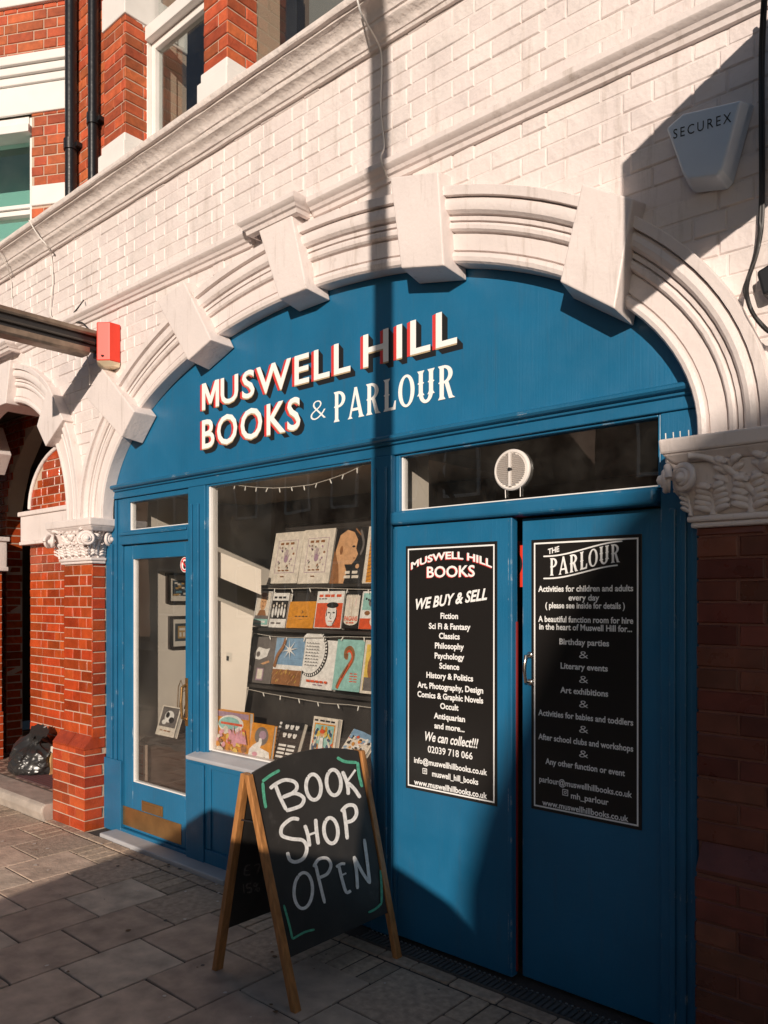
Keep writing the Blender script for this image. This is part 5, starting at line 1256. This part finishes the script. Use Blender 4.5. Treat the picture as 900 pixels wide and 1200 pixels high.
for i in range(n):
    a0 = i / n; a1 = (i + 1) / n; yy0 = b2.y + .0 + .28 * a0; yy1 = b2.y + .28 * a1; z = .126 + .004 * math.sin(i * 2.1)
    m.mi = i % 2; m.hexa([(b2.x - .30, yy0, .1225), (b2.x + .30, yy0, .1225), (b2.x + .30, yy1 - .002, .1225), (b2.x - .30, yy1 - .002, .1225)], [(b2.x - .30, yy0, .135), (b2.x + .30, yy0, .135), (b2.x + .30, yy1 - .002, .135), (b2.x - .30, yy1 - .002, .135)])
tag(m.build('doormat', [MATT, flat('plum_mat_stripe', (.14, .05, .055), .9)], loc=(b2.x, b2.y, .122)), 'dark plum striped doormat under the black bin bag in the porch', 'doormat')

m = MB(); r_ = random.Random(21)
for k in range(150):
    x, y = r_.uniform(-6.4, -1.2), r_.uniform(-2.0, -.13); q = r_.uniform(.003, .015); n_ = 7
    m.face([(x + q * math.cos(6.28 * i / n_) * r_.uniform(.6, 1.1), y + q * math.sin(6.28 * i / n_) * r_.uniform(.6, 1.1), .0045) for i in range(n_)], r_.choice([0, 0, 0, 1, 2]))
tag(m.build('litter', [flat('pale_gum', (.62, .57, .52), .8), flat('brown_leaf_scrap', (.16, .09, .045), .8), flat('dark_gum', (.09, .08, .07), .8)]), 'pale specks of trodden gum and scraps scattered over the paving slabs', 'litter', kind='stuff')

# =================================================================== THINGS FIXED TO THE WALL
# red alarm box
t = thing('alarm_box', (-4.84, -.07, 3.2), 'red wedge fronted alarm bell box with a cream base under the string course', 'alarm box')
def hexbox(z0, z1, e, y0=-.072, y1=-.150, y2=-.205):
    xl, xr, xm = -4.955 - e, -4.795 + e, -4.865
    m = MB(); m.prism([(xl, y0, z0), (xr, y0, z0), (xr, y1 - e * .3, z0), (xm, y2 - e, z0), (xl, y1 - e * .3, z0)], (0, 0, z1 - z0)); return m
hexbox(3.195, 3.45, 0).build('cover', REDP, t, bevel=.006)
for xx, zz in ((-4.83, 3.225), (-4.92, 3.225)): m = MB(); m.lathe((xx, -.170 if xx > -4.9 else -.170, zz), (0, -1, 0), [(.001, .02), (.006, .02), (.006, 0)], 10); m.build('screw', BLACKM, t)
m = MB(); xl, xr, xm = -4.955, -4.795, -4.865
a = [(xl, -.0721, 3.194), (xr, -.0721, 3.194), (xr, -.150, 3.194), (xm, -.205, 3.194), (xl, -.150, 3.194)]; b = [(xl + .01, -.0721, 3.165), (xr - .01, -.0721, 3.165), (xr - .02, -.12, 3.165), (xm, -.155, 3.165), (xl + .02, -.12, 3.165)]
m.mesh(a + b, [(0, 1, 2, 3, 4), (9, 8, 7, 6, 5)] + [(i, (i + 1) % 5, 5 + (i + 1) % 5, 5 + i) for i in range(5)]); m.build('base', CREAMP, t, bevel=.003)
# pale shield shaped alarm box
t = thing('alarm_box', (-.94, -.07, 3.0), 'pale shield shaped alarm box lettered SECUREX on the white brick wall', 'alarm box')
yF = -.155
F = [onY(*p, yF) for p in [(781, 150), (800, 133), (868, 117), (846, 199), (840, 206), (806, 210), (800, 203)]]
Bk = [onY(*p, -.068) for p in [(778, 158), (800, 136), (880, 122), (856, 222), (848, 229), (808, 231), (800, 224)]]
ctr = sum(F, Vector()) / len(F)
Bk = [Vector((p.x, -.068, p.z)) for p in [ctr + (q - ctr) * 1.16 for q in F]]
m = MB(); k = len(F); m.mesh(F + Bk, [tuple(range(k)), tuple(range(k, 2 * k))[::-1]] + [(i, (i + 1) % k, k + (i + 1) % k, k + i) for i in range(k)]); m.build('cover', ALARM, t, bevel=.008, seg=3)
m = MB(); a = onY(789, 163, yF - .001); b = onY(857, 143, yF - .001); dx = (b - a)
put_text(m, 'SECUREX', 0, 1, 0, 1, 0, 0, .0, space=1.35, to3d=lambda u, v: (a.x + dx.x * u, yF - .0012, a.z + dx.z * u + v * .033)); m.build('lettering', TXTB, t)
# projecting trough light on the left pier
t = thing('sign_light', (-5.0, -.07, 3.25), 'long dark sign light trough projecting from the wall beside the red alarm box', 'light')
m = MB(); x0, x1, z0, z1 = -5.06, -4.95, 3.25, 3.43
ya, yb = -1.12, -.115
alu = flat('weathered_bronze_metal', (.27, .21, .16), .38, metal=.6, var=.4, vscale=12, bump=.2)
m.prism([(x0, ya, z1 - .045), (x1 - .01, ya, z1 - .045), (x1, ya, z1 - .03), (x1 - .02, ya, z1), (x0, ya, z1)], (0, yb - ya, 0))
m.prism([(x0, ya, z0), (x1 - .015, ya, z0), (x1, ya, z0 + .015), (x1, ya, z0 + .05), (x0, ya, z0 + .05)], (0, yb - ya - .09, 0))
m.box(x0, x0 + .02, ya, yb, z0 + .051, z1 - .046); m.build('housing', alu, t, bevel=.003)
m = MB(); m.box(x0 + .021, x1 - .03, ya + .005, yb - .02, z0 + .051, z1 - .046); m.build('reflector', BLACKM, t)
m = MB(); m.tube([(x1 - .018, ya + .02, z0 + .09), (x1 - .018, yb - .05, z0 + .09)], .011, 10); m.build('tube_lamp', flat('dark_tube_glass', (.05, .045, .04), .12), t)
m = MB(); m.box(x0 - .02, x1 + .008, yb, -.072, z0 + .02, z1 - .02); m.build('wall_bracket', BLACKM, t, bevel=.004)
# projecting shop sign over the right pier (its shadow falls on the wall and arch)
t = thing('projecting_sign', (-.5, -.07, 3.03), 'flat blue projecting shop sign on brackets above the right pier', 'sign')
m = MB(); y0 = -.14; m.prism([(-.515, y0 - .06, 3.675), (-.515, y0 - .06, 3.06), (-.515, y0 - 1.277, 3.10), (-.515, y0 - 1.277, 3.675)], (.03, 0, 0)); m.build('panel', BLUE2, t, bevel=.004)
for z in (3.60, 3.09): m = MB(); m.box(-.52, -.48, -.199, -.06, z, z + .05); m.build('bracket', BLACKM, t)
# downpipes
for x, yy, g_ in ((-5.56, -.03, 'left'), (-5.235, -.03, 'right')):
    lab = 'black iron downpipe in the corner beside the curved red brick bay' if g_ == 'left' else 'black iron downpipe against the red brick wall beside the window pilaster'
    t = thing('downpipe', (x, yy, 4.42), lab, 'pipe', 'black downpipes on the upper storey')
    zb = 4.42 if g_ == 'left' else 4.56
    m = MB(); m.tube([(x, yy, zb), (x, yy, 7.4)], .042 if g_ == 'left' else .036, 14); m.build('pipe', PIPE, t, smooth=40)
    for z in ((4.92, 6.4) if g_ == 'left' else (4.98, 6.4)):
        m = MB(); m.tube([(x, yy, z), (x, yy, z + .075)], .052 if g_ == 'left' else .045, 14); m.box(x - .07, x + .07, yy + .01, yy + .06, z + .02, z + .05); m.build('collar', PIPE, t, smooth=40)
# cables
def cable(pts, r, mtl, label):
    P = [Vector(p) for p in pts]; Q = []
    for i in range(len(P) - 1):
        p0, p1, p2, p3 = P[max(i - 1, 0)], P[i], P[i + 1], P[min(i + 2, len(P) - 1)]
        for k in range(6):
            s = k / 6; Q.append(0.5 * ((2 * p1) + (p2 - p0) * s + (2 * p0 - 5 * p1 + 4 * p2 - p3) * s * s + (3 * p1 - p0 - 3 * p2 + p3) * s ** 3))
    Q.append(P[-1]); m = MB(); m.tube(Q, r, 6); tag(m.build('cable', mtl, loc=P[0], smooth=60), label, 'cable')
cable([onY(418, -4, -.25), onY(424, 18, -.235), onY(436, 38, -.165), onY(446, 60, -.085), onY(447, 90, -.08), onY(446, 130, -.08), onY(450, 170, -.08), onY(446, 186, -.14), onY(455, 210, -.082)], .005, CABLEW, 'white cable hanging over the cornice inside the lamp post shadow')
cable([onY(34, 258, -.24), onY(44, 275, -.205), onY(55, 288, -.16), onY(60, 300, -.08), onY(62, 330, -.08), onY(59, 368, -.08), onY(70, 377, -.08)], .005, CABLEW, 'white cable hanging from the cornice above the sign light')
cable([onY(-3, 290, -.235), onY(8, 312, -.15), onY(13, 330, -.08), onY(14, 350, -.08)], .004, CABLEW, 'short white cable at the left edge over the cornice')
cable([onY(93, 395, -.13), onY(103, 388, -.11), onY(96, 378, -.10), onY(80, 377, -.09), onY(92, 360, -.138), onY(98, 352, -.08)], .005, CABLEB, 'dark cable looping from the sign light up to the string course')
cable([onY(97, 400, -.16), onY(101, 410, -.12), onY(103, 425, -.08), onY(105, 440, -.08), onY(105, 451, -.08)], .004, CABLEW, 'thin white cable dangling below the sign light bracket')
cable([onY(895, -5, -.16), onY(892, 60, -.10), onY(892, 150, -.09), onY(892, 240, -.09), onY(888, 290, -.09), onY(876, 330, -.12), onY(876, 350, -.15), onY(884, 370, -.15), onY(900, 388, -.14), onY(915, 392, -.13)], .0075, CABLEB, 'thick black cable running down the wall at the right edge and looping over the arch')
cable([onY(898, -5, -.16), onY(894.5, 80, -.10), onY(895, 200, -.09), onY(893, 270, -.09), onY(882, 315, -.10), onY(872, 338, -.14), onY(880, 362, -.15), onY(894, 380, -.14), onY(915, 400, -.13)], .0045, CABLEB, 'thin black cable twisted beside the thick one at the right edge')
t = thing('junction_box', onY(898, 318, -.10), 'black junction box on the wall at the right edge of the arch', 'junction box')
a = onY(889, 327, -.10); m = MB(); m.prism([(a.x, -.072, a.z + .015), (a.x + .09, -.072, a.z + .05), (a.x + .12, -.072, a.z - .05), (a.x + .02, -.072, a.z - .07)], (0, -.06, 0)); m.build('box_cover', BLACKM, t, bevel=.01)
# bird spikes on the right capital
t = thing('bird_spikes', (-1.05, -.15, 2.17), 'row of short white bird spikes on the right capital', 'bird spikes')
for px in (779, 788, 796, 806):
    p = onY(px, 512, -.15); m = MB(); m.tube([(p.x, -.14, 2.168), (p.x, -.143, 2.196)], .0022, 5); m.build('spike', WPAINT, t)

# =================================================================== ACROSS THE STREET (seen in reflections, and what shades the front)
# lamp post behind the camera
t = thing('street_lamp', (-.667, -3.3, 0), 'tall dark street lamp post on the kerb in front of the bookshop', 'lamp post')
m = MB(); m.lathe((-.667, -3.3, 0), (0, 0, 1), [(.001, 0), (.10, 0), (.10, .9), (.085, 1.0), (.062, 1.05), (.055, 4), (.052, 7.4), (.001, 7.4)], 20); m.build('post', BLACKM, t, smooth=40)
m = MB(); m.tube([(-.667, -3.3, 7.3), (-.667, -3.5, 7.75), (-.667, -4.0, 7.9)], .03, 8); m.box(-.75, -.58, -4.6, -4.0, 7.84, 7.94); m.build('lamp_head', BLACKM, t)
# parked car
cy0, cy1 = -5.5, -3.78
t = thing('parked_car', (-.6, -4.6, -.12), 'silver hatchback parked at the kerb opposite the bookshop', 'car')
side = [(-2.70, .25), (-2.72, .60), (-2.68, .86), (-2.58, .98), (-2.30, 1.48), (-2.12, 1.60), (-1.5, 1.645), (-.5, 1.62), (-.1, 1.55), (.55, 1.02), (1.35, .88), (1.5, .70), (1.5, .3)]
m = MB()
low = [(-2.66, .18), (-2.70, .60), (-2.66, .82), (-2.50, .96), (.55, 1.02), (1.35, .88), (1.5, .70), (1.5, .22)]
m.prism([(x, cy0, z) for x, z in low], (0, cy1 - cy0, 0))
m.hexa([(-1.95, cy0 + .14, 1.50), (.0, cy0 + .14, 1.50), (.0, cy1 - .14, 1.50), (-1.95, cy1 - .14, 1.50)], [(-1.80, cy0 + .2, 1.64), (-.35, cy0 + .2, 1.63), (-.35, cy1 - .2, 1.63), (-1.80, cy1 - .2, 1.64)])
m.hexa([(-2.46, cy0 + .06, .99), (.50, cy0 + .06, .99), (.50, cy1 - .06, .99), (-2.46, cy1 - .06, .99)], [(-1.93, cy0 + .15, 1.505), (-.02, cy0 + .15, 1.505), (-.02, cy1 - .15, 1.505), (-1.93, cy1 - .15, 1.505)])
m.build('body', CARPAINT, t, bevel=.03, smooth=40)
m = MB()
for ya_, yb_, d in ((cy0 + .075, cy0 + .15, -.004), (cy1 - .075, cy1 - .15, .004)):
    for xa, xb, xc, xd in ((-2.28, -1.22, -1.82, -1.20), (-1.12, .30, -1.12, -.10)): m.face([(xa, ya_ + d, 1.04), (xb, ya_ + d, 1.04), (xd, yb_ + d, 1.47), (xc, yb_ + d, 1.47)])
m.build('window', flat('dark_car_glass', (.02, .022, .025), .08), t)
for xx in (-1.85, .75):
    for yy in (cy0 + .02, cy1 - .20):
        m = MB(); m.lathe((xx, yy, .20), (0, 1, 0), [(.001, 0), (.2, 0), (.31, .02), (.32, .1), (.31, .17), (.2, .18), (.001, .18)], 24); wh = m.build('wheel', RUBBER, t, smooth=40)
        m = MB(); m.lathe((xx, yy - .004, .20), (0, 1, 0), [(.001, 0), (.19, 0), (.19, .188), (.001, .188)], 20); m.build('rim', CHROME, wh)
for yy in (cy0 + .1, cy1 - .3): m = MB(); m.box(-2.735, -2.60, yy, yy + .2, .72, .9); m.build('tail_light', LAMPGL, t)
t.location.x += .13
# terraced houses opposite
def house(x0, x1, h, roofp, label, wallm, n):
    o = thing('terraced_house', ((x0 + x1) / 2, -16, -.12), label, 'house', 'houses across the street')
    m = MB(); m.box(x0, x1, -24, -13.3, -.12, h); m.build('wall', wallm, o)
    m = MB(); m.prism([(x0 - .1, -13.2, h + .002), (x0 - .1, -18.6, h + roofp), (x0 - .1, -24.1, h + .002)], (x1 - x0 + .2, 0, 0)); m.build('roof', SLATE, o)
    for i in range(n):
        xx = x0 + (x1 - x0) * (i + .5) / n
        for z in (1.0, 4.2):
            if z + 1.7 > h: continue
            m = MB(); m.box(xx - .55, xx + .55, -13.32, -13.24, z, z + 1.7); w_ = m.build('window', WPAINT, o)
            m = MB(); m.box(xx - .47, xx + .47, -13.239, -13.232, z + .08, z + 1.62); m.build('pane', BLACK, w_)
house(-46, -31, 7.5, 2.2, 'brown brick terrace at the far left end of the opposite side', HOUSE1, 5)
house(-26, -19, 7.0, 2.6, 'cream rendered house across the street', HOUSE2, 3)
house(-18.8, -10.6, 7.8, 2.0, 'brown brick terrace across the street beside the cream house', HOUSE1, 4)
house(-8.0, -2.0, 6.6, 2.0, 'narrow brown brick house across the street behind the bare tree', HOUSE1, 2)
# house with a steep rounded mansard gable
o = thing('terraced_house', (12, -16, -.12), 'brown brick house across the street with a steep mansard gable', 'house', 'houses across the street')
m = MB(); gp = [(6.33, -.12), (6.35, 5.13), (6.44, 5.45), (6.70, 6.07), (6.92, 6.52), (7.10, 6.76), (7.34, 6.94), (7.6, 7.06), (8.2, 7.15), (12, 7.25), (20, 7.3), (20, -.12)]
m.prism([(x, -15.0, z) for x, z in gp], (4.6, -8, 0)); m.build('wall', HOUSE1, o)
for i in range(3):
    xx = 8.4 + i * 3.4
    for z in (1.0, 4.0):
        m = MB(); m.box(xx - .55, xx + .55, -14.998, -14.92, z, z + 1.7); w_ = m.build('window', WPAINT, o); m = MB(); m.box(xx - .47, xx + .47, -14.919, -14.912, z + .08, z + 1.62); m.build('pane', BLACK, w_)
# bare trees
def tree(x, y, h, sd, label):
    r = random.Random(sd); o = thing('bare_tree', (x, y, 0), label, 'tree', 'bare trees across the street')
    m = MB(); tr = MB()
    def grow(p, d, L, rad, lev, mb):
        n = 4; path = [p]; q = Vector(p); dd = Vector(d)
        for i in range(n): dd = (dd + Vector((r.uniform(-.18, .18), r.uniform(-.18, .18), r.uniform(-.04, .12)))).normalized(); q = q + dd * L / n; path.append(q.copy())
        mb.tube(path, [rad * (1 - .45 * i / n) for i in range(n + 1)], 6 if lev < 2 else 4)
        if lev >= 5: return
        for k in range(3 if lev < 4 else 2):
            a = r.uniform(0, 6.28); sp = r.uniform(.4, .85); s = dd.orthogonal().normalized(); e = dd.cross(s)
            nd = (dd + (s * math.cos(a) + e * math.sin(a)) * sp).normalized(); b = path[r.choice([2, 3, 4, 4])]
            grow(b, nd, L * r.uniform(.6, .8), rad * .52, lev + 1, m)
    grow(Vector((x, y, -.1)), Vector((0, 0, 1)), h * .36, h * .018, 0, tr)
    tr.build('trunk', BARK, o, smooth=60); m.build('crown', BARK, o)
tree(-9.0, -10.6, 9, 4, 'bare winter tree on the opposite kerb in front of a gap between houses')
tree(-25.5, -11.0, 9, 8, 'bare winter tree far along the opposite kerb by the cream house')
tree(-29.5, -11.4, 8, 12, 'bare winter tree at the gap before the far brick terrace')
